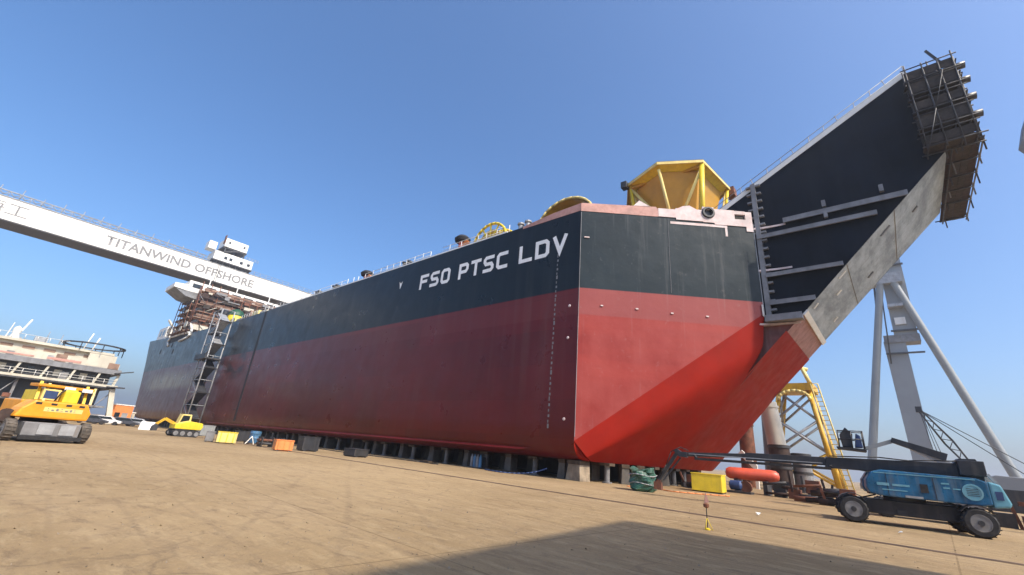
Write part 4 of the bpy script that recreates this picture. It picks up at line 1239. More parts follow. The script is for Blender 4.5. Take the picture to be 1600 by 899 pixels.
# ------------------------------------------------------------------ blue boom lift
def wheel(mb_t, mb_r, mb_h, c, r, w, side):
    ax = (0, side, 0)
    c = Vector(c)
    mb_t.lathe(c, ax, [(r * 0.60, -w / 2), (r * 0.86, -w / 2), (r * 0.97, -w * 0.36), (r, -w * 0.15), (r, w * 0.15), (r * 0.97, w * 0.36), (r * 0.86, w / 2), (r * 0.60, w / 2), (r * 0.58, w * 0.3)], 28)
    mb_r.lathe(c, ax, [(r * 0.60, w * 0.46), (r * 0.55, w * 0.50), (r * 0.50, w * 0.34), (r * 0.30, w * 0.30), (r * 0.26, w * 0.40), (0.0, w * 0.40)], 24)
    mb_h.lathe(c + Vector(ax) * (w * 0.40), ax, [(r * 0.20, 0), (r * 0.18, 0.06), (0, 0.06)], 12)
def wheels(t, pts, r, w, rim='rim'):
    for c, side in pts:
        a, b_, h = MB(), MB(), MB()
        wheel(a, b_, h, c, r, w, side)
        # tread lugs
        for k in range(20):
            an = 2 * math.pi * k / 20
            x, z = c[0] + math.cos(an) * r, c[2] + math.sin(an) * r
            a.bar((x, c[1] - w * 0.42, z), (x + 0.03 * math.sin(an), c[1] + w * 0.42, z - 0.03 * math.cos(an)), 0.05, 0.035)
        for k in range(8):
            an = 2 * math.pi * k / 8
            h.tube((c[0] + 0.40 * r * math.cos(an), c[1] + side * w * 0.30, c[2] + 0.40 * r * math.sin(an)), (c[0] + 0.40 * r * math.cos(an), c[1] + side * w * 0.40, c[2] + 0.40 * r * math.sin(an)), 0.028, n=6)
        wh = a.build('wheel', M['black' if rim == 'rim' else 'dusty_rubber'], t)
        b_.build('rim', M[rim], wh)
        h.build('hub', M['dark_steel'], wh)

bl = thing('boom_lift', 'blue boom lift on four big wheels with its long dark boom lowered to the left', 'boom lift', (-0.29, 26.57, 0), 8.5)
wheels(bl, [((-1.9, -1.14, 0.52), -1), ((1.93, -1.14, 0.52), -1), ((-1.9, 1.18, 0.52), 1), ((1.93, 1.18, 0.52), 1)], 0.52, 0.40)
b = MB(); b.prism([(-1.75, -0.75, 0.42), (1.8, -0.75, 0.42), (2.05, -0.75, 0.62), (1.85, -0.75, 0.98), (-1.7, -0.75, 0.98), (-2.05, -0.75, 0.70)], (0, 1.5, 0)); b.build('chassis', M['charcoal'], bl, bevel=0.03)
b = MB()
for x in (-1.9, 1.93): b.bar((x, -0.95, 0.52), (x, 0.95, 0.52), 0.24, 0.24)
b.build('axle', M['dark_steel'], bl)
b = MB(); b.lathe((0, 0, 0.97), (0, 0, 1), [(0.7, 0), (0.7, 0.18)], 20); b.build('slew_ring', M['dark_steel'], bl)
cover = [(-1.32, 1.42), (-1.22, 1.22), (-0.9, 1.14), (2.1, 1.12), (2.45, 1.18), (2.45, 1.98), (2.15, 2.10), (-0.75, 2.16), (-1.08, 2.05), (-1.30, 1.72)]
for side, y0, y1 in ((-1, -1.16, -0.36), (1, 0.36, 1.16)):
    b = MB(); b.prism([(x, y0, z) for x, z in cover], (0, y1 - y0, 0)); cv = b.build('cover', M['lift_blue'], bl, bevel=0.05)
    if side == -1:
        yy = -1.163
        b = MB(); b.box((0.42, yy - 0.008, 1.40), (0.66, yy, 1.72)); b.build('vent', M['black'], cv)
        for x0, x1, z0, z1 in ((-0.95, -0.55, 1.55, 1.66), (-0.45, 0.1, 1.56, 1.64), (-0.8, 0.0, 1.38, 1.42), (1.08, 1.32, 1.78, 1.84), (1.12, 1.32, 1.62, 1.68), (1.4, 1.62, 1.62, 1.66)):
            b = MB(); b.box((x0, yy - 0.006, z0), (x1, yy, z1)); b.build('decal', M['lift_cyan'], cv)
        b = MB(); b.lathe((1.95, yy - 0.001, 1.58), (0, -1, 0), [(0.30, 0), (0.30, 0.014), (0.24, 0.016), (0.24, 0.004), (0, 0.004)], 20); b.build('vent_ring', M['lift_cyan'], cv)
        b = MB()
        for k in range(5): b.box((1.78, yy - 0.010, 1.45 + 0.06 * k), (2.12, yy, 1.47 + 0.06 * k))
        b.build('louvre', M['dark_steel'], cv)
        b = MB(); b.box((-1.0, yy - 0.006, 2.02), (2.1, yy, 2.055)); b.build('stripe', M['lift_cyan'], cv)
        b = MB(); b.box((0.85, yy - 0.006, 1.18), (0.87, yy, 2.0)); b.box((-0.62 , yy - 0.006, 1.18), (-0.60, yy, 2.05)); b.build('panel_gap', M['black'], cv)
        b = MB(); b.box((-0.1, yy - 0.012, 1.16), (0.45, yy, 1.24)); b.build('step_plate', M['steel'], cv)
b = MB(); b.prism([(2.46, -1.12, 1.08), (2.92, -1.12, 1.14), (2.98, -1.12, 1.28), (2.80, -1.12, 1.92), (2.46, -1.12, 2.02)], (0, 2.24, 0)); cw = b.build('counterweight', M['lift_cyan'], bl, bevel=0.07)
b = MB(); b.box((2.58, -1.135, 1.38), (2.78, -1.121, 1.68)); b.build('decal', M['navy_blue'], cw)
b = MB(); b.box((-1.2, -0.35, 1.16), (2.4, 0.35, 1.9)); b.build('turntable', M['charcoal'], bl)
# boom sections
b = MB(); b.prism([(2.62, -0.2, 2.02), (2.65, -0.2, 2.60), (2.5, -0.2, 2.86), (2.0, -0.2, 2.84), (1.8, -0.2, 2.64), (-2.55, -0.2, 2.56), (-2.62, -0.2, 2.08), (1.6, -0.2, 2.08)], (0, 0.42, 0)); bs = b.build('boom_base', M['charcoal'], bl, bevel=0.02)
b = MB(); b.box((1.9, -0.34, 2.2), (2.7, 0.36, 2.78)); b.build('boom_pivot', M['charcoal'], bs, bevel=0.03)
b = MB(); b.bar((-2.58, 0.01, 2.36), (-5.9, 0.01, 2.32), 0.34, 0.36); b.build('boom_middle', M['charcoal'], bl, bevel=0.015)
b = MB(); b.bar((-5.88, 0.01, 2.35), (-8.9, 0.01, 2.20), 0.26, 0.20); b.build('boom_fly', M['charcoal'], bl, bevel=0.01)
b = MB(); b.bar((-2.4, -0.26, 2.06), (-8.3, -0.24, 2.02), 0.14, 0.12); b.bar((-2.4, -0.26, 2.12), (-2.4, 0.0, 2.3), 0.1, 0.1); b.bar((-8.2, -0.24, 2.05), (-8.4, 0.0, 2.3), 0.1, 0.1); b.build('cable_track', M['black'], bl)
b = MB(); b.bar((-2.7, -0.17, 2.27), (-8.6, -0.15, 2.24), 0.02, 0.035); b.build('hose', M['steel'], bl)
b = MB()
b.prism([(-8.7, -0.2, 2.04), (-9.1, -0.2, 2.06), (-9.38, -0.2, 2.34), (-9.18, -0.2, 2.44), (-9.0, -0.2, 2.32), (-8.7, -0.2, 2.32)], (0, 0.4, 0)); b.build('boom_nose', M['charcoal'], bl, bevel=0.02)
b = MB(); b.bar((-9.25, 0, 2.22), (-10.25, 0.0, 0.80), 0.16, 0.17); b.bar((-9.05, 0, 2.02), (-10.0, 0.0, 0.80), 0.07, 0.07); b.build('jib', M['dark_steel'], bl)
b = MB(); b.box((-10.5, -0.16, 0.30), (-10.1, 0.18, 0.68)); b.bar((-10.22, 0, 0.8), (-10.42, 0, 0.4), 0.2, 0.2); b.build('rotator', M['rust'], bl)
b = MB(); b.bar((0.2, 0, 1.9), (-1.6, 0, 2.2), 0.16, 0.16); b.build('lift_cylinder', M['steel'], bl)
b = MB(); b.path([(1.9, -0.30, 2.72), (1.2, -0.27, 2.70), (0.4, -0.27, 2.62), (-0.6, -0.27, 2.68), (-2.4, -0.24, 2.60)], 0.028, 6); b.build('hose', M['black'], bl)
b = MB(); b.path([(-8.6, -0.14, 2.38), (-9.0, -0.2, 2.55), (-9.5, -0.16, 2.3), (-9.8, -0.12, 1.6), (-10.2, -0.1, 0.9)], 0.025, 6); b.build('hose', M['black'], bl)
b = MB(); b.path([(1.2, -0.4, 1.18), (1.5, -0.9, 1.0), (1.9, -0.9, 0.75)], 0.03, 6); b.build('hose', M['black'], bl)
b = MB(); b.path([(-1.0, -0.5, 1.15), (-1.5, -0.85, 1.0), (-1.9, -0.9, 0.8)], 0.03, 6); b.build('hose', M['black'], bl)
for x in (-1.6, -0.4, 0.9):
    b = MB(); b.bar((x, -0.77, 0.55), (x + 0.3, -0.77, 0.55), 0.03, 0.22); b.build('chassis_plate', M['dark_steel'], bl)
for y in (-0.3, 0.3):
    b = MB(); b.bar((2.70, y, 2.3), (2.95, y, 1.9), 0.1, 0.1); b.build('rear_link', M['steel'], bl)
# wheel guards
for x in (-1.9, 1.93):
    b = MB()
    pts = [(x + 0.6 * math.cos(R(a)), -1.12, 0.52 + 0.62 * math.sin(R(a))) for a in range(35, 146, 22)]
    for p, q in zip(pts, pts[1:]): b.bar(p, q, 0.42, 0.03)
    b.build('mudguard', M['charcoal'], bl)

# second lift behind: raised jib and basket
b2 = thing('boom_lift', 'dark boom lift mostly hidden behind the blue one, its basket raised above the boom', 'boom lift', (1.9, 33.6, 0), 5.5)
wheels(b2, [((-3.2, -1.0, 0.48), -1), ((-0.4, -1.0, 0.48), -1), ((-3.2, 1.0, 0.48), 1), ((-0.4, 1.0, 0.48), 1)], 0.48, 0.34)
b = MB(); b.box((-3.3, -0.7, 0.4), (-0.3, 0.7, 0.95)); b.build('chassis', M['dark_steel'], b2, bevel=0.03)
b = MB(); b.prism([(-1.9, -0.9, 1.0), (1.2, -0.9, 1.0), (1.3, -0.9, 1.7), (-1.7, -0.9, 1.8)], (0, 1.8, 0)); b.build('cover', M['charcoal'], b2, bevel=0.06)
b = MB(); b.bar((1.2, 0, 2.0), (-1.6, 0, 3.66), 0.34, 0.34, 0.24, 0.26); b.build('boom', M['steel'], b2)
b = MB(); b.bar((-0.2, -0.02, 3.16), (-2.3, -0.02, 3.94), 0.38, 0.40, 0.28, 0.26); b.build('boom_head', M['charcoal'], b2)
b = MB(); b.bar((-2.2, 0, 3.9), (-3.5, 0, 3.40), 0.18, 0.2); b.build('jib', M['tower_light'], b2)
b = MB(); b.prism([(-4.8, -0.55, 3.30), (-3.5, -0.55, 3.20), (-3.5, -0.55, 3.34), (-4.85, -0.55, 3.42)], (0, 1.1, 0)); b.build('basket_floor', M['black'], b2)
b = MB()
for x in (-4.7, -4.1, -3.55):
    for y in (-0.52, 0.52): b.tube((x, y, 3.35), (x, y, 4.30), 0.03, n=5)
for z in (3.85, 4.30):
    for y in (-0.52, 0.52): b.tube((-4.7, y, z), (-3.55, y, z), 0.03, n=5)
    for x in (-4.7, -3.55): b.tube((x, -0.52, z), (x, 0.52, z), 0.03, n=5)
b.build('basket_rail', M['charcoal'], b2)
b = MB(); b.prism([(-4.55, -0.3, 3.42), (-4.1, -0.3, 3.42), (-4.0, -0.3, 4.15), (-4.3, -0.3, 4.52), (-4.62, -0.3, 4.10)], (0, 0.6, 0)); b.build('control_box', M['charcoal'], b2, bevel=0.04)
b = MB(); b.prism([(-3.98, -0.35, 3.42), (-3.62, -0.35, 3.42), (-3.66, -0.35, 4.05), (-3.85, -0.35, 4.2)], (0, 0.65, 0)); b.build('tool_box', M['navy_blue'], b2, bevel=0.04)

# ------------------------------------------------------------------ yellow boom lift on the left, seen from behind
yl = thing('boom_lift', 'orange and yellow boom lift seen from behind at the left edge of the yard', 'boom lift', (-35.2, 2.38, 0), 13.0)
wheels(yl, [((1.3, -1.55, 0.52), -1), ((1.3, 1.40, 0.52), 1), ((-1.9, -1.55, 0.52), -1), ((-1.9, 1.40, 0.52), 1)], 0.52, 0.42, 'machine_grey')
b = MB(); b.prism([(1.75, -1.15, 0.30), (1.75, 1.1, 0.30), (1.75, 1.1, 0.95), (1.75, -1.15, 0.95)], (-3.6, 0, 0)); ch = b.build('chassis', M['machine_grey'], yl, bevel=0.04)
for y in (-0.6, 0.25):
    b = MB(); b.box((1.76, y, 0.38), (1.80, y + 0.62, 0.88)); b.build('panel', M['steel'], ch)
b = MB(); b.box((1.7, -1.2, 0.12), (1.85, 1.25, 0.30)); b.build('bumper', M['black'], yl)
b = MB(); b.lathe((-0.2, -0.1, 0.95), (0, 0, 1), [(0.75, 0), (0.75, 0.16)], 18); b.build('slew_ring', M['black'], yl)
b = MB(); b.prism([(1.55, -1.62, 1.15), (1.55, 1.28, 1.15), (1.55, 1.35, 1.55), (1.55, 1.1, 2.02), (1.55, -1.05, 2.02), (1.55, -1.45, 1.6)], (-1.3, 0, 0)); cw = b.build('counterweight', M['amber'], yl, bevel=0.09)
b = MB(); b.box((1.552, -0.62, 1.50), (1.562, 0.95, 1.72)); dc = b.build('decal', M['pale_yellow'], cw)
xx = -0.5
random.seed(3)
b = MB()
for k in range(7):
    w = random.uniform(0.10, 0.17)
    b.box((1.563, xx, 1.55), (1.567, xx + w * 0.8, 1.57 + 0.1 * (k % 3) / 2)); b.box((1.563, xx + 0.02, 1.62 + 0.02 * (k % 2)), (1.567, xx + w * 0.5, 1.68)) if k % 3 == 0 else None
    xx += w + 0.05
b.build('decal_mark', M['machine_grey'], dc)
b = MB(); b.prism([(0.2, -1.2, 1.1), (0.2, 1.15, 1.1), (0.2, 1.15, 2.0), (0.2, -1.2, 2.0)], (-2.6, 0, 0)); b.build('cover', M['amber'], yl, bevel=0.06)
b = MB(); b.bar((1.35, 0.25, 2.4), (-4.5, 0.25, 2.3), 0.5, 0.62); b.build('boom', M['bright_yellow'], yl, bevel=0.03)
b = MB(); b.box((1.0, -0.05, 2.0), (1.5, 0.6, 2.62)); b.build('boom_pivot', M['bright_yellow'], yl, bevel=0.05)
for y0, y1 in ((-1.0, -0.85), (0.95, 1.10)):
    b = MB(); b.bar((1.2, y0, 2.0), (0.6, y0 + 0.12, 2.95), 0.12, 0.16); b.build('support', M['bright_yellow'], yl)
    b = MB(); b.bar((1.2, y1 + 0.15, 2.0), (0.9, y1 + 0.22, 2.9), 0.10, 0.14); b.build('support', M['pale_yellow'], yl)
b = MB(); b.box((1.22, -0.85, 2.05), (0.3, -0.12, 2.62)); cab = b.build('cab', M['pale_yellow'], yl, bevel=0.04)
b = MB(); b.box((1.222, -0.76, 2.14), (1.235, -0.24, 2.54)); b.build('window', M['navy_blue'], cab)
b = MB(); b.box((1.3, -1.15, 2.72), (0.1, 1.2, 2.86)); b.build('roof', M['amber'], yl, bevel=0.03)
for y0, y1 in ((-0.1, 0.35), (0.65, 1.1)):
    b = MB(); b.box((1.31, y0, 2.64), (1.34, y1, 2.82)); b.build('lamp_panel', M['white'], yl)
b = MB(); b.lathe((0.9, -1.72, 1.12), (1, 0, 0.2), [(0.20, 0), (0.34, 0.02), (0.36, 0.12), (0.30, 0.2), (0.18, 0.2)], 14); b.build('hose_coil', M['plank_brown'], yl)
for y in (-0.9, -0.3, 0.3, 0.85):
    b = MB(); b.box((1.552, y - 0.12, 1.82), (1.558, y + 0.12, 1.93)); b.build('grille', M['black'], cw)
b = MB(); b.path([(1.3, -0.3, 2.0), (1.45, -0.2, 2.5), (1.3, 0.0, 2.7), (0.6, 0.2, 2.72)], 0.035, 6); b.build('hose', M['black'], yl)
b = MB(); b.path([(1.4, 0.75, 2.0), (1.5, 0.7, 2.45), (1.2, 0.5, 2.68)], 0.03, 6); b.build('hose', M['black'], yl)


# ------------------------------------------------------------------ white module building at the left
U0 = (-112.0, 0.0, 0)
mb = thing('module_building', 'white multi deck steel module on legs at the far left behind the orange lift', 'building', U0)
ux = -110.0
YR = 14.6
def slab(z0, z1, y1, m, nm='deck', x1=None, inset=0.0):
    b = MB(U0); b.box((ux - inset, -40, z0), (x1 or ux - 22, y1, z1)); return b.build(nm, M[m], mb)
slab(10.6, 12.0, 13.6, 'cream', 'upper_wall', inset=0.8)
slab(11.95, 12.35, 13.0, 'cream', 'roof')
slab(9.6, 10.6, 14.3, 'cream', 'upper_wall')
slab(8.7, 9.6, 14.9, 'grey_primer', 'deck')
slab(6.9, 8.7, 13.8, 'dark_steel', 'recess_wall', inset=1.6)
slab(6.35, 6.75, 15.2, 'cream', 'deck')
slab(6.1, 6.36, 14.9, 'dark_steel', 'deck')
slab(3.0, 6.1, 13.4, 'charcoal', 'recess_wall', inset=4.0)
slab(2.7, 3.0, 14.6, 'machine_grey', 'deck', inset=1.0)
slab(0.4, 2.7, 13.0, 'dark_steel', 'recess_wall', inset=5.0)
for y in [-36 + 3.4 * i for i in range(15)]:
    b = MB(U0); b.bar((ux - 0.35, y, 6.75), (ux - 0.35, y + 0.5, 8.7), 0.3, 0.3); b.build('column', M['cream'], mb)
    if y < 13:
        b = MB(U0); b.bar((ux - 1.4, y + 1, 0), (ux - 1.4, y + 1, 6.1), 0.35, 0.35); b.build('column', M['machine_grey'], mb)
for y in [-38 + 1.7 * i for i in range(30)]:
    b = MB(U0); b.box((ux - 1.59, y, 7.2), (ux - 1.52, y + 1.0, 8.3)); b.build('window', M['glass'] if int(y) % 3 else M['cream'], mb)
for y in [-30 + 2.6 * i for i in range(17)]:
    b = MB(U0); b.box((ux - 0.81, y, 11.0), (ux - 0.74, y + 1.5, 11.45)); b.build('window', M['scaf_brown'], mb)
b = MB(U0); b.bar((ux - 0.5, 15.9, 0), (ux - 0.5, 14.6, 6.2), 0.8, 0.8); b.bar((ux - 0.5, 14.4, 6.2), (ux - 0.5, 14.8, 8.8), 0.4, 0.4); b.build('corner_leg', M['cream'], mb)
b = MB(U0); b.bar((ux - 0.2, 14.0, 8.9), (ux - 0.2, 16.6, 9.6), 1.6, 0.16); b.bar((ux - 0.2, 13.6, 6.4), (ux - 0.2, 16.2, 6.5), 1.8, 0.2); b.build('wing_platform', M['dark_steel'], mb)
b = MB(U0)
pts = [(ux - 4 + 5 * math.sin(R(a)), 10.2 + 4.4 * math.cos(R(a)), 13.55 + 0.1 * math.cos(R(a))) for a in range(0, 361, 20)]
for p, q in zip(pts, pts[1:]): b.bar(p, q, 0.5, 0.22)
for p in pts[::2]: b.tube((p[0], p[1], 12.2), p, 0.08, n=5)
b.build('helideck_ring', M['dark_steel'], mb)
b = MB(U0); b.tube((ux - 2, 8.6, 12.3), (ux - 2, 9.2, 15.6), 0.10, n=6); b.tube((ux - 2, 9.8, 12.3), (ux - 2, 10.3, 15.0), 0.12, n=6); b.build('antenna', M['white'], mb)
b = MB(U0); b.lathe((ux - 2, -0.2, 12.3), (0, 0, 1), [(0.7, 0), (0.45, 1.0), (0.55, 1.3), (0.5, 1.9), (0, 2.3)], 12); b.tube((ux - 2, 0.3, 13.8), (ux - 2, 0.9, 16.0), 0.14, n=6); b.tube((ux - 2, -1.2, 12.3), (ux - 2, -0.9, 15), 0.08, n=5); b.build('radar_mast', M['white'], mb)
b = MB(U0)
for y in [-38 + 1.5 * i for i in range(35)]: b.tube((ux - 0.1, y, 6.75), (ux - 0.1, y, 7.7), 0.04, n=4); b.tube((ux + 0.0, y, 12.35), (ux + 0.0, y, 13.2), 0.04, n=4) if y < 6 else None
for z in (7.25, 7.7): b.tube((ux - 0.1, -39, z), (ux - 0.1, 14.8, z), 0.035, n=4)
b.tube((ux, -39, 13.2), (ux, 6.5, 13.2), 0.035, n=4)
tag(b.build('guard_rail', M['white'], mb), kind='stuff')
b = MB(U0); b.box((ux + 0.02, 4.6, 9.75), (ux + 0.06, 9.0, 10.15)); b.box((ux + 0.02, -7, 9.75), (ux + 0.06, 3.0, 10.0)); b.build('paint_band', M['pink_primer'], mb)
b = MB(U0); b.box((ux + 0.03, 9.6, 9.7), (ux - 0.6, 13.2, 11.9)); b.build('corner_house', M['cream'], mb)
rr = random.Random(4)
for i in range(9):
    y = -28 + i * 3.9 + rr.uniform(-1, 1)
    b = MB(U0); b.box((ux - 5, y, 12.36), (ux - 8, y + rr.uniform(1.2, 3.0), 12.36 + rr.uniform(0.6, 1.6))); b.build('roof_box', M[rr.choice(('cream', 'machine_grey', 'steel', 'white'))], mb)
for y in (-3.0, 3.6, 5.4):
    b = MB(U0); b.tube((ux - 4, y, 12.3), (ux - 4, y + 0.1, 12.3 + rr.uniform(1.5, 3.4)), 0.09, 0.05, n=6); b.build('antenna', M['steel'], mb)
for i in range(26):
    y = rr.uniform(-20, 13); z0 = rr.choice((0.0, 3.0, 6.76, 9.6))
    b = MB(U0); b.box((ux + (-1.2 if z0 < 9 else 0.01), y, z0), (ux + (-0.7 if z0 < 9 else 0.05), y + rr.uniform(0.3, 1.6), z0 + rr.uniform(0.4, 1.4))); b.build('fitting', M[rr.choice(('cream', 'dark_steel', 'machine_grey', 'rust', 'steel', 'scaf_brown'))], mb)
for y in [-18 + 4.2 * i for i in range(8)]:
    b = MB(U0); b.tube((ux - 1.0, y, 0.2), (ux - 1.0, y + 3.6, 6.0), 0.09, n=5); b.build('brace', M['machine_grey'], mb)

# things standing under / beside the module
for lab, x, y, w, h, m_ in (('orange and white site cabin beyond the right end of the white module', -118, 18.0, 3.4, 3.6, 'orange'), ('small pale site cabin far beyond the white module near the ship stern', -128, 20.5, 3.0, 2.4, 'cream')):
    o = (x, y, 0); t = thing('site_cabin', lab, 'cabin', o)
    b = MB(o); b.box((x - 2, y - w / 2, 0.2), (x + 2, y + w / 2, h)); b.build('body', M[m_], t, bevel=0.04)
    b = MB(o); b.box((x - 2.1, y - w / 2 - 0.1, h), (x + 2.1, y + w / 2 + 0.1, h + 0.18)); b.build('roof', M['white'], t)
    b = MB(o); b.box((x + 2.001, y - 0.9, 1.3), (x + 2.04, y - 0.1, 2.2)); b.build('window', M['glass'], t)
    b = MB(o); b.box((x + 2.001, y + 0.2, 0.3), (x + 2.04, y + 1.1, 2.2)); b.build('door', M['steel'], t)

def car(x, y, m_, label, rz):
    t = thing('parked_car', label, 'car', (x, y, 0), rz, 'cars parked beside the ship stern')
    b = MB(); b.prism([(-2.1, -0.85, 0.3), (2.1, -0.85, 0.3), (2.2, -0.85, 0.65), (1.2, -0.85, 0.88), (0.6, -0.85, 1.38), (-1.2, -0.85, 1.42), (-2.0, -0.85, 0.92), (-2.2, -0.85, 0.7)], (0, 1.7, 0)); b.build('body', M[m_], t, bevel=0.08)
    b = MB()
    for s in (-1, 1): b.prism([(0.95, s * 0.853, 0.9), (0.52, s * 0.853, 1.30), (-1.1, s * 0.853, 1.33), (-1.6, s * 0.853, 0.92)], (0, s * 0.006, 0))
    b.build('window', M['glass'], t)
    for wx in (-1.35, 1.35):
        for s in (-1, 1):
            b = MB(); b.lathe((wx, s * 0.78, 0.32), (0, s, 0), [(0.32, -0.1), (0.32, 0.1), (0.18, 0.11), (0, 0.11)], 14); b.build('wheel', M['black'], t)
for a in ((-104.0, 14.6, 'car_white', 'white car parked under the right end of the white module', 75), (-106.0, 17.4, 'car_dark', 'dark car parked right of the white car', 80), (-108.0, 19.8, 'silver', 'silver car parked nearest the ship stern', 70), (-100.0, 12.2, 'car_dark', 'dark car parked left of the white car', 85)): car(*a)

# ------------------------------------------------------------------ clutter along the ship
# mini excavator
ex = thing('excavator', 'small yellow tracked excavator parked by the hull with its arm to the left', 'excavator', (-62.0, 15.6, 0), 93)
for y in (-0.95, 0.95):
    b = MB(); b.prism([(-1.3, y - 0.22, 0.25), (-1.05, y - 0.22, 0), (1.05, y - 0.22, 0), (1.3, y - 0.22, 0.25), (1.3, y - 0.22, 0.5), (1.05, y - 0.22, 0.72), (-1.05, y - 0.22, 0.72), (-1.3, y - 0.22, 0.5)], (0, 0.44, 0)); tk = b.build('track', M['black'], ex)
    b = MB()
    for x in (-1.0, -0.35, 0.35, 1.0): b.lathe((x, y, 0.36), (0, 1, 0), [(0.24, -0.24), (0.24, 0.24)], 12)
    b.build('roller', M['machine_grey'], tk)
b = MB(); b.box((-1.15, -0.72, 0.3), (1.15, 0.72, 0.62)); b.build('undercarriage', M['dark_steel'], ex)
b = MB(); b.prism([(-1.2, -0.95, 0.8), (1.35, -0.95, 0.8), (1.55, -0.95, 1.1), (1.45, -0.95, 1.55), (0.2, -0.95, 1.68), (-1.2, -0.95, 1.3)], (0, 1.9, 0)); b.build('body', M['bright_yellow'], ex, bevel=0.07)
b = MB(); b.prism([(-0.9, -0.5, 1.3), (0.3, -0.5, 1.6), (0.25, -0.5, 2.4), (-0.7, -0.5, 2.4)], (0, 1.0, 0)); cb_ = b.build('cab', M['pale_yellow'], ex, bevel=0.05)
b = MB()
for s in (-0.503, 0.503): b.prism([(-0.75, s, 1.5), (0.1, s, 1.75), (0.1, s, 2.25), (-0.6, s, 2.25)], (0, 0.006 * (1 if s > 0 else -1), 0))
b.build('window', M['glass'], cb_)
b = MB(); b.bar((-1.0, 0.2, 1.3), (-2.0, 0.2, 1.75), 0.25, 0.3); b.bar((-2.0, 0.2, 1.75), (-2.7, 0.2, 1.1), 0.2, 0.24); b.build('arm', M['yellow'], ex)
b = MB(); b.prism([(-2.65, 0.0, 1.15), (-2.95, 0.0, 0.9), (-3.0, 0.0, 0.4), (-2.5, 0.0, 0.45), (-2.4, 0.0, 0.9)], (0, 0.5, 0)); b.build('bucket', M['dark_steel'], ex)

def crate(name, label, cat, c, size, m_, rz=0, ribs=0, rm=None):
    t = thing(name, label, cat, (c[0], c[1], 0), rz)
    l, w, h = size
    b = MB(); b.box((-l / 2, -w / 2, 0.08), (l / 2, w / 2, h)); b.build('body', M[m_], t, bevel=0.03)
    b = MB()
    for y in (-w * 0.35, w * 0.35): b.box((-l / 2, y - 0.08, 0), (l / 2, y + 0.08, 0.078))
    b.build('skid', M['dark_steel'], t)
    if ribs:
        b = MB()
        for i in range(ribs):
            y = -w / 2 + w * (i + 0.5) / ribs
            b.box((l / 2 + 0.001, y - 0.04, 0.12), (l / 2 + 0.05, y + 0.04, h - 0.04))
        b.build('rib', M[rm or m_], t)
    b = MB(); b.box((-l / 2 - 0.03, -w / 2 - 0.03, h), (l / 2 + 0.03, w / 2 + 0.03, h + 0.06)); b.build('lid', M[rm or m_], t)
    return t
crate('orange_bin', 'orange steel bin on the yard beside the keel blocks', 'steel bin', (-39.4, 17.2), (1.2, 1.35, 0.82), 'orange', -12, 3)
crate('yellow_bin', 'pale yellow bin beside the blue drum left of the orange bin', 'steel bin', (-48.8, 15.9), (1.5, 1.6, 0.98), 'pale_yellow', -15, 3, 'bright_yellow')
crate('grey_crate', 'grey machine crate at the left end of the pale yellow bin', 'crate', (-50.5, 15.0), (1.0, 0.7, 0.9), 'machine_grey', -15)
crate('blue_cabinet', 'grey blue cabinet next to the excavator at the foot of the hull', 'cabinet', (-71.0, 20.4), (1.5, 1.6, 1.35), 'tower_light', 0, 2, 'steel')
crate('yellow_box', 'bright yellow box standing below the dark boom end by the bow', 'steel box', (-11.1, 35.6), (2.0, 2.0, 1.18), 'bright_yellow', 8, 0)
o = (-51.2, 19.3, 0); t = thing('drum', 'blue drum standing on a dark pallet beside the pale yellow bin', 'drum', o)
b = MB(o); b.lathe(o, (0, 0, 1), [(0.5, 0.15), (0.52, 0.2), (0.5, 0.55), (0.53, 0.6), (0.5, 0.65), (0.5, 1.0), (0.53, 1.05), (0.5, 1.3), (0, 1.3)], 18); b.build('body', M['blue'], t)
b = MB(o); b.box((-51.9, 18.6, 0), (-50.5, 20.0, 0.14)); b.build('pallet', M['timber'], t)
o = (-46.0, 18.9, 0); t = thing('pipe_rack', 'dark steel rack of short pipes between the blue drum and the orange bin', 'pipe rack', o)
for y in (17.9, 18.9, 19.8):
    b = MB(o); b.box((-46.5, y - 0.05, 0), (-45.5, y + 0.05, 0.9)); b.build('frame', M['dark_steel'], t)
for k in range(6):
    b = MB(o); b.tube((-46.3 + 0.25 * (k % 3), 17.7, 0.3 + 0.3 * (k // 3)), (-46.3 + 0.25 * (k % 3), 20.0, 0.3 + 0.3 * (k // 3)), 0.11, n=8); b.build('pipe', M['rust'] if k % 2 else M['dark_steel'], t)
o = (-49.0, 17.6, 0); t = thing('hose_loop', 'white hose loop bent over in front of the blue drum', 'hose', o)
b = MB(o); b.path([(-49, 17.7 + 0.5 * math.sin(R(a)), 0.05 + 0.75 * math.sin(R(a * 1.0))) if a < 90 else (-49, 18.2 + 0.3 * (a - 90) / 90, 0.8 - 0.75 * (a - 90) / 90) for a in range(0, 181, 15)], 0.05, 6); b.build('hose', M['white'], t)
o = (-83.0, 16.3, 0); t = thing('white_board', 'white board leaning by the stern of the ship on the yard', 'board', o)
b = MB(o); b.prism([(-83.0, 15.4, 0.02), (-83.0, 17.1, 0.02), (-83.35, 17.3, 1.15), (-83.35, 15.6, 1.15)], (-0.06, 0, 0)); b.build('panel', M['white'], t)
b = MB(o); b.bar((-83.4, 15.9, 1.0), (-84.1, 15.9, 0.02), 0.06, 0.06); b.bar((-83.4, 16.9, 1.0), (-84.1, 16.9, 0.02), 0.06, 0.06); b.build('prop', M['steel'], t)
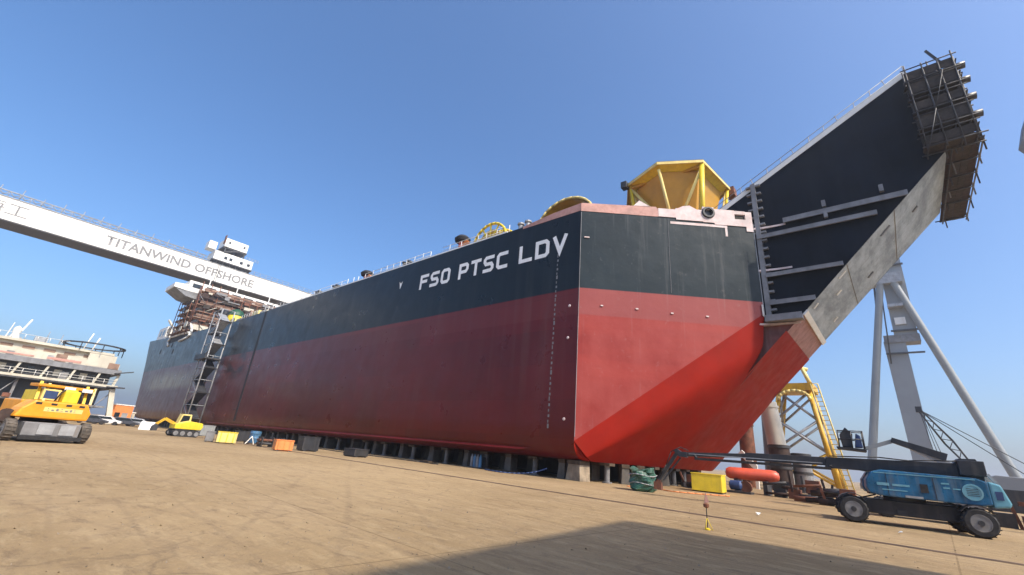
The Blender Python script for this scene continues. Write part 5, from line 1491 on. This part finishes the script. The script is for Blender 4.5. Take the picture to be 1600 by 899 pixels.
for i, (x, y, h, lab, m_) in enumerate(((-78, 19.0, 1.0, 'dark machine crate beside the leaning white board', 'dark_steel'), (-58, 20.5, 1.1, 'dark crate in the shade right of the blue cabinet', 'charcoal'), (-42.0, 20.6, 1.2, 'dark crate behind the orange bin against the keel blocks', 'charcoal'), (-36.0, 22.0, 0.6, 'low dark pallet stack right of the orange bin', 'dark_steel'))):
    crate('steel_crate', lab, 'crate', (x, y), (1.4, 1.5, h), m_, random.uniform(-10, 10))

# hoses, bottles and pallets at the foot of the hull
def hose(label, pts, r, m_):
    o = pts[0]
    t = MB(o); n_ = []
    for i in range(len(pts) - 1):
        for q in range(4):
            u = q / 4; p0, p1 = Vector(pts[max(0, i - 1)]), Vector(pts[i]); p2, p3 = Vector(pts[i + 1]), Vector(pts[min(len(pts) - 1, i + 2)])
            n_.append(0.5 * ((2 * p1) + (p2 - p0) * u + (2 * p0 - 5 * p1 + 4 * p2 - p3) * u * u + (3 * p1 - p0 - 3 * p2 + p3) * u ** 3))
    n_.append(Vector(pts[-1]))
    t.path(n_, r, 6)
    h = t.build('hose', M[m_]); h.location = o; tag(h, label, 'hose', 'hoses along the foot of the hull')
hose('violet hose lying in bends before the keel blocks left of the ship corner', [(-25.5, 27.2, 0.05), (-23.6, 26.6, 0.05), (-22.4, 27.3, 0.05), (-21.0, 27.6, 0.25), (-20.2, 28.2, 0.6)], 0.05, 'navy_blue')
hose('long dark hose lying along the hull in front of the keel blocks', [(-70, 25.5, 0.04), (-60, 25.0, 0.04), (-52, 26.0, 0.04), (-44, 25.3, 0.04), (-36, 26.0, 0.04), (-30, 26.2, 0.04)], 0.045, 'black')
hose('orange hose curling on the ground below the bow', [(-14.5, 29.5, 0.04), (-12.8, 30.6, 0.04), (-11.6, 30.0, 0.04), (-10.2, 31.2, 0.04), (-9.0, 32.8, 0.04)], 0.035, 'orange')
o = (-27.5, 28.2, 0); t = thing('gas_bottle_rack', 'small rack of blue gas bottles before the keel blocks right of the hull middle', 'gas bottles', o)
b = MB(o); b.box((-28.2, 27.8, 0), (-26.8, 28.6, 0.1)); b.box((-28.2, 28.55, 0.1), (-26.8, 28.6, 0.9)); b.build('frame', M['dark_steel'], t)
for k in range(4):
    b = MB(o); b.lathe((-28.0 + 0.33 * k, 28.15, 0.1), (0, 0, 1), [(0.13, 0), (0.13, 0.75), (0.05, 0.88), (0.05, 0.98), (0, 0.99)], 10); b.build('bottle', M['blue' if k % 2 else 'machine_grey'], t)
for x, y, lab in ((-33.0, 27.6, 'low timber pallet with dark plates before the keel blocks'), (-23.9, 28.3, 'timber pallet leaning flat by the hose near the ship corner')):
    o = (x, y, 0); t = thing('pallet', lab, 'pallet', o, 4)
    for k in range(5):
        b = MB(); b.box((-0.6, -0.5 + 0.21 * k, 0.1), (0.6, -0.34 + 0.21 * k, 0.125)); b.build('slat', M['timber'], t)
    for k in range(3):
        b = MB(); b.box((-0.58 + 0.53 * k, -0.5, 0), (-0.48 + 0.53 * k, 0.5, 0.098)); b.build('bearer', M['timber'], t)

# green tarpaulin bundle
o = (-12.2, 26.9, 0)
t = thing('tarp_bundle', 'crumpled dark green tarpaulin bundle standing below the bow corner', 'tarpaulin bundle', o)
b = MB(o)
rows = []
rnd = random.Random(5)
for i in range(9):
    z = 1.22 * i / 8
    r = []
    for k in range(17):
        a = 2 * math.pi * (k % 16) / 16
        rnd.seed(i * 40 + (k % 16))
        rr = (0.78 + 0.10 * math.sin(3 * a + i) + rnd.uniform(-0.09, 0.09)) * (1.0 - 0.12 * (i / 8) ** 2) * (0.8 if i == 0 else 1)
        r.append((o[0] + 0.95 * rr * math.cos(a), o[1] + rr * math.sin(a), z + rnd.uniform(-0.04, 0.04) + (0.12 * math.cos(a * 2) if i == 8 else 0)))
    rows.append(r)
b.grid(rows, smooth=False)
b.face([p for p in rows[-1][:-1]])
b.build('cover', M['green'], t, weld=True)
for z in (0.45, 0.9):
    b = MB(o)
    b.path([(o[0] + 0.82 * math.cos(R(a)), o[1] + 0.86 * math.sin(R(a)), z + 0.05 * math.sin(R(3 * a))) for a in range(0, 361, 20)], 0.025, 5)
    b.build('rope', M['steel'], t)

# coral red tank on cradle, right of the yellow box
o = (-9.6, 42.5, 0); t = thing('tank', 'long coral red tank lying on a dark cradle under the lift boom', 'tank', o)
b = MB(o); b.lathe((-11.6, 41.7, 1.42), (0.97, 0.25, 0), [(0, -0.02), (0.30, 0.05), (0.45, 0.3), (0.46, 1.0), (0.46, 3.3), (0.42, 3.65), (0.25, 3.85), (0, 3.9)], 20); b.build('vessel', M['coral'], t)
b = MB(o)
for x in (-10.8, -8.7): b.box((x - 0.15, 41.5, 0), (x + 0.15, 43.0, 1.0))
b.build('cradle', M['dark_steel'], t)
o = (-10.2, 40.0, 0); t = thing('pump_set', 'dark blue pump set on the ground below the coral red tank', 'pump', o)
b = MB(o); b.box((-11.0, 39.5, 0), (-9.3, 40.5, 0.15)); b.build('base', M['dark_steel'], t)
b = MB(o); b.lathe((-10.9, 40, 0.55), (1, 0, 0), [(0.2, 0), (0.36, 0.1), (0.36, 0.8), (0.2, 0.95)], 14); b.build('motor', M['navy_blue'], t)
b = MB(o); b.lathe((-9.7, 39.85, 0.5), (0, 1, 0), [(0.42, 0), (0.42, 0.3), (0.15, 0.32), (0.15, 0.5)], 14); b.build('casing', M['rust'], t)
# heaps of scrap parts further right
def heap(x, y, label, seed, n=9, sc=1.0, ms=('rust', 'dark_steel', 'machine_grey')):
    o = (x, y, 0); rr = random.Random(seed)
    t = thing('steel_stack', label, 'steel stack', o)
    for k in range(n):
        b = MB(o); px, py = x + rr.uniform(-1.3, 1.3) * sc, y + rr.uniform(-0.8, 0.8)
        z0 = 0 if k < n * 0.6 else rr.uniform(0.35, 0.7) * sc
        if rr.random() < 0.45: b.tube((px - 0.7 * sc, py, z0 + 0.2), (px + 0.7 * sc, py + rr.uniform(-0.4, 0.4), z0 + 0.2 + rr.uniform(0, 0.3)), rr.uniform(0.08, 0.2), n=10); b.build('pipe', M[rr.choice(ms)], t)
        elif rr.random() < 0.5: b.box((px - 0.4, py - 0.3, z0), (px + 0.4, py + 0.3, z0 + rr.uniform(0.4, 0.8) * sc)); b.build('bracket', M[rr.choice(ms)], t)
        else: b.bar((px, py, z0), (px + rr.uniform(-0.3, 0.3), py, z0 + rr.uniform(0.7, 1.4) * sc), 0.12, 0.14); b.build('post', M[rr.choice(ms)], t)
heap(-6.5, 41.0, 'rusty steel offcuts stacked right of the coral red tank', 11, 16, 1.1, ('plank_brown', 'dark_steel', 'rust'))
heap(-4.3, 37.5, 'rusty brackets and posts stacked just left of the blue lift wheels', 12, 15, 1.15, ('rust', 'dark_steel', 'plank_brown'))
heap(4.8, 36.0, 'rusty brown frames stacked behind the right end of the blue lift', 13, 12, 1.2)
heap(8.4, 48.0, 'dark brown steel stack at the right edge behind the lift', 14, 14, 1.5, ('plank_brown', 'dark_steel', 'rust'))
heap(-13.6, 39.0, 'dark steel pieces under the bow beside the yellow box', 15, 7, 0.7)
o = (6.2, 33.4, 0); t = thing('trestle', 'rusty steel trestle with slanting legs at the right edge', 'trestle', o)
for x in (4.2, 5.6, 7.0):
    b = MB(o); b.bar((x - 0.4, 33.0, 0), (x, 33.3, 1.15), 0.10, 0.10); b.bar((x + 0.4, 33.0, 0), (x, 33.3, 1.15), 0.10, 0.10); b.build('leg', M['rust'], t)
b = MB(o); b.box((3.8, 33.15, 1.15), (7.6, 33.45, 1.35)); b.build('beam', M['rust'], t)
o = (10.5, 70.0, 0); t = thing('rubble_bank', 'long dark low bank of stacked plates at the right horizon', 'plate stack', o)
for k in range(5):
    b = MB(o); b.box((2.5 + 3.4 * k, 69, 0.0), (5.6 + 3.4 * k, 72, 1.6 + 0.5 * ((k * 7) % 3))); b.build('plate_pile', M['charcoal'] if k % 2 else M['machine_grey'], t)

# survey marker
o = (-4.5, 14.06, 0); t = thing('marker_stand', 'slim marker stand with a pink flag top, dark clamp and yellow foot', 'marker stand', o)
b = MB(o); b.tube((o[0], o[1], 0.05), (o[0], o[1], 0.88), 0.012, n=6); b.build('rod', M['dark_steel'], t)
b = MB(o); b.lathe((o[0], o[1], 0.55), (0, 0, 1), [(0.03, 0), (0.075, 0.03), (0.08, 0.1), (0.03, 0.13)], 10); b.build('clamp', M['rust'], t)
b = MB(o); b.prism([(o[0] - 0.05, o[1], 0.68), (o[0] + 0.06, o[1] + 0.05, 0.70), (o[0] + 0.0, o[1], 0.95)], (0.02, -0.03, 0)); b.build('flag', M['pole_pink'], t)
for a in (20, 140, 260):
    b = MB(o); b.tube((o[0], o[1], 0.30), (o[0] + 0.13 * math.cos(R(a)), o[1] + 0.13 * math.sin(R(a)), 0.0), 0.009, n=5); b.build('leg', M['bright_yellow'], t)
b = MB(o); b.lathe((o[0], o[1], 0.002), (0, 0, 1), [(0.07, 0), (0.07, 0.03), (0.02, 0.05), (0, 0.05)], 10); b.build('foot', M['bright_yellow'], t)
for x, y, lab, s in ((-4.83, 21.34, 'small white crumpled litter right of the marker stand', 5), (-0.55, 22.46, 'small white scrap of litter in front of the blue lift', 9)):
    rr = random.Random(s); b = MB((x, y, 0))
    pts = [(x + rr.uniform(-0.1, 0.1), y + rr.uniform(-0.1, 0.1), 0.005 + 0.12 * rr.random()) for _ in range(8)]
    for p in pts: b.bm.verts.new(b.P(p))
    bmesh.ops.convex_hull(b.bm, input=b.bm.verts)
    l_ = b.build('litter', M['white']); l_.location = (x, y, 0); tag(l_, lab, 'litter', 'white litter on the yard')

# loose stones and grit near the camera
rr = random.Random(21); b = MB()
for k in range(1500):
    d_ = 4.5 + 24 * rr.random() ** 1.6; a_ = R(rr.uniform(84, 182))
    x, y = d_ * math.cos(a_), d_ * math.sin(a_)
    if y > 26.5: continue
    r_ = rr.uniform(0.006, 0.02) * (1.8 if rr.random() < 0.06 else 1)
    v = [b.bm.verts.new((x + r_ * rr.uniform(-1.3, 1.3), y + r_ * rr.uniform(-1.3, 1.3), zz)) for zz in (0.0, 0.001, 0.0, r_ * 1.2)]
    for f in ((0, 1, 3), (1, 2, 3), (2, 0, 3)): b.bm.faces.new([v[i] for i in f])
tag(b.build('gravel', M['tan_block']), kind='stuff')

# unidentified grey box on an added mast at the right edge of view
o = (18.5, 60.0, 0); t = thing('unidentified_mast', 'unidentified grey box on an added mast, reaching in at the right edge of the sky', 'unidentified', o)
b = MB(o); b.tube((18.5, 60, 0), (18.5, 60, 36.6), 0.35, 0.22, 12); b.build('mast', M['tower_grey'], t)  # added mast to carry the grey box
b = MB(o); b.prism([(14.5, 59.2, 35.3), (15.0, 59.2, 34.2), (18.7, 59.2, 34.4), (18.7, 59.2, 37.6), (15.2, 59.2, 37.6)], (0, 1.8, 0)); b.build('head', M['machine_grey'], t, bevel=0.08)

# workshop behind and to the right of the photographer (casts the shade in the foreground)
o = (30.0, -10.0, 0); t = thing('workshop', 'tall clad workshop hall behind the photographer on the right', 'workshop', o)
def wsp(x, y):
    a = R(6.0); return (10.0 + (x - 10) * math.cos(a) - (y - 12.5) * math.sin(a), 12.1 + (x - 10) * math.sin(a) + (y - 12.5) * math.cos(a))
WH = 16.3
b = MB(o); b.prism([(*wsp(10, 12.5), 0), (*wsp(10, -60), 0), (*wsp(45, -60), 0), (*wsp(45, 12.5), 0)], (0, 0, WH)); b.build('wall', M['wall'], t)
b = MB(o); b.prism([(*wsp(9.7, 12.8), WH + 0.002), (*wsp(9.7, -60.3), WH + 0.002), (*wsp(45.3, -60.3), WH + 0.002), (*wsp(45.3, 12.8), WH + 0.002)], (0, 0, 0.4)); b.build('roof', M['machine_grey'], t)
for k in range(4):
    y = 6 - 15 * k
    b = MB(o); p, q = wsp(9.95, y), wsp(9.95, y - 7); b.bar((*p, 3.5), (*q, 3.5), 0.06, 7.0); b.build('door', M['steel'], t)

# ------------------------------------------------------------------ thin sea-side haze
b = MB(); b.box((-3600, -3600, -1.0), (3600, 3600, 74.0))
hz_m = bpy.data.materials.new('haze'); hz_m.use_nodes = True
nt = hz_m.node_tree
for n_ in list(nt.nodes):
    if n_.type == 'BSDF_PRINCIPLED': nt.nodes.remove(n_)
pv = nt.nodes.new('ShaderNodeVolumePrincipled')
pv.inputs['Color'].default_value = (0.93, 0.96, 1.0, 1)
pv.inputs['Density'].default_value = 0.0006
pv.inputs['Anisotropy'].default_value = 0.4
nt.links.new(pv.outputs[0], nt.nodes['Material Output'].inputs['Volume'])
hz = b.build('haze', hz_m); tag(hz, kind='stuff')
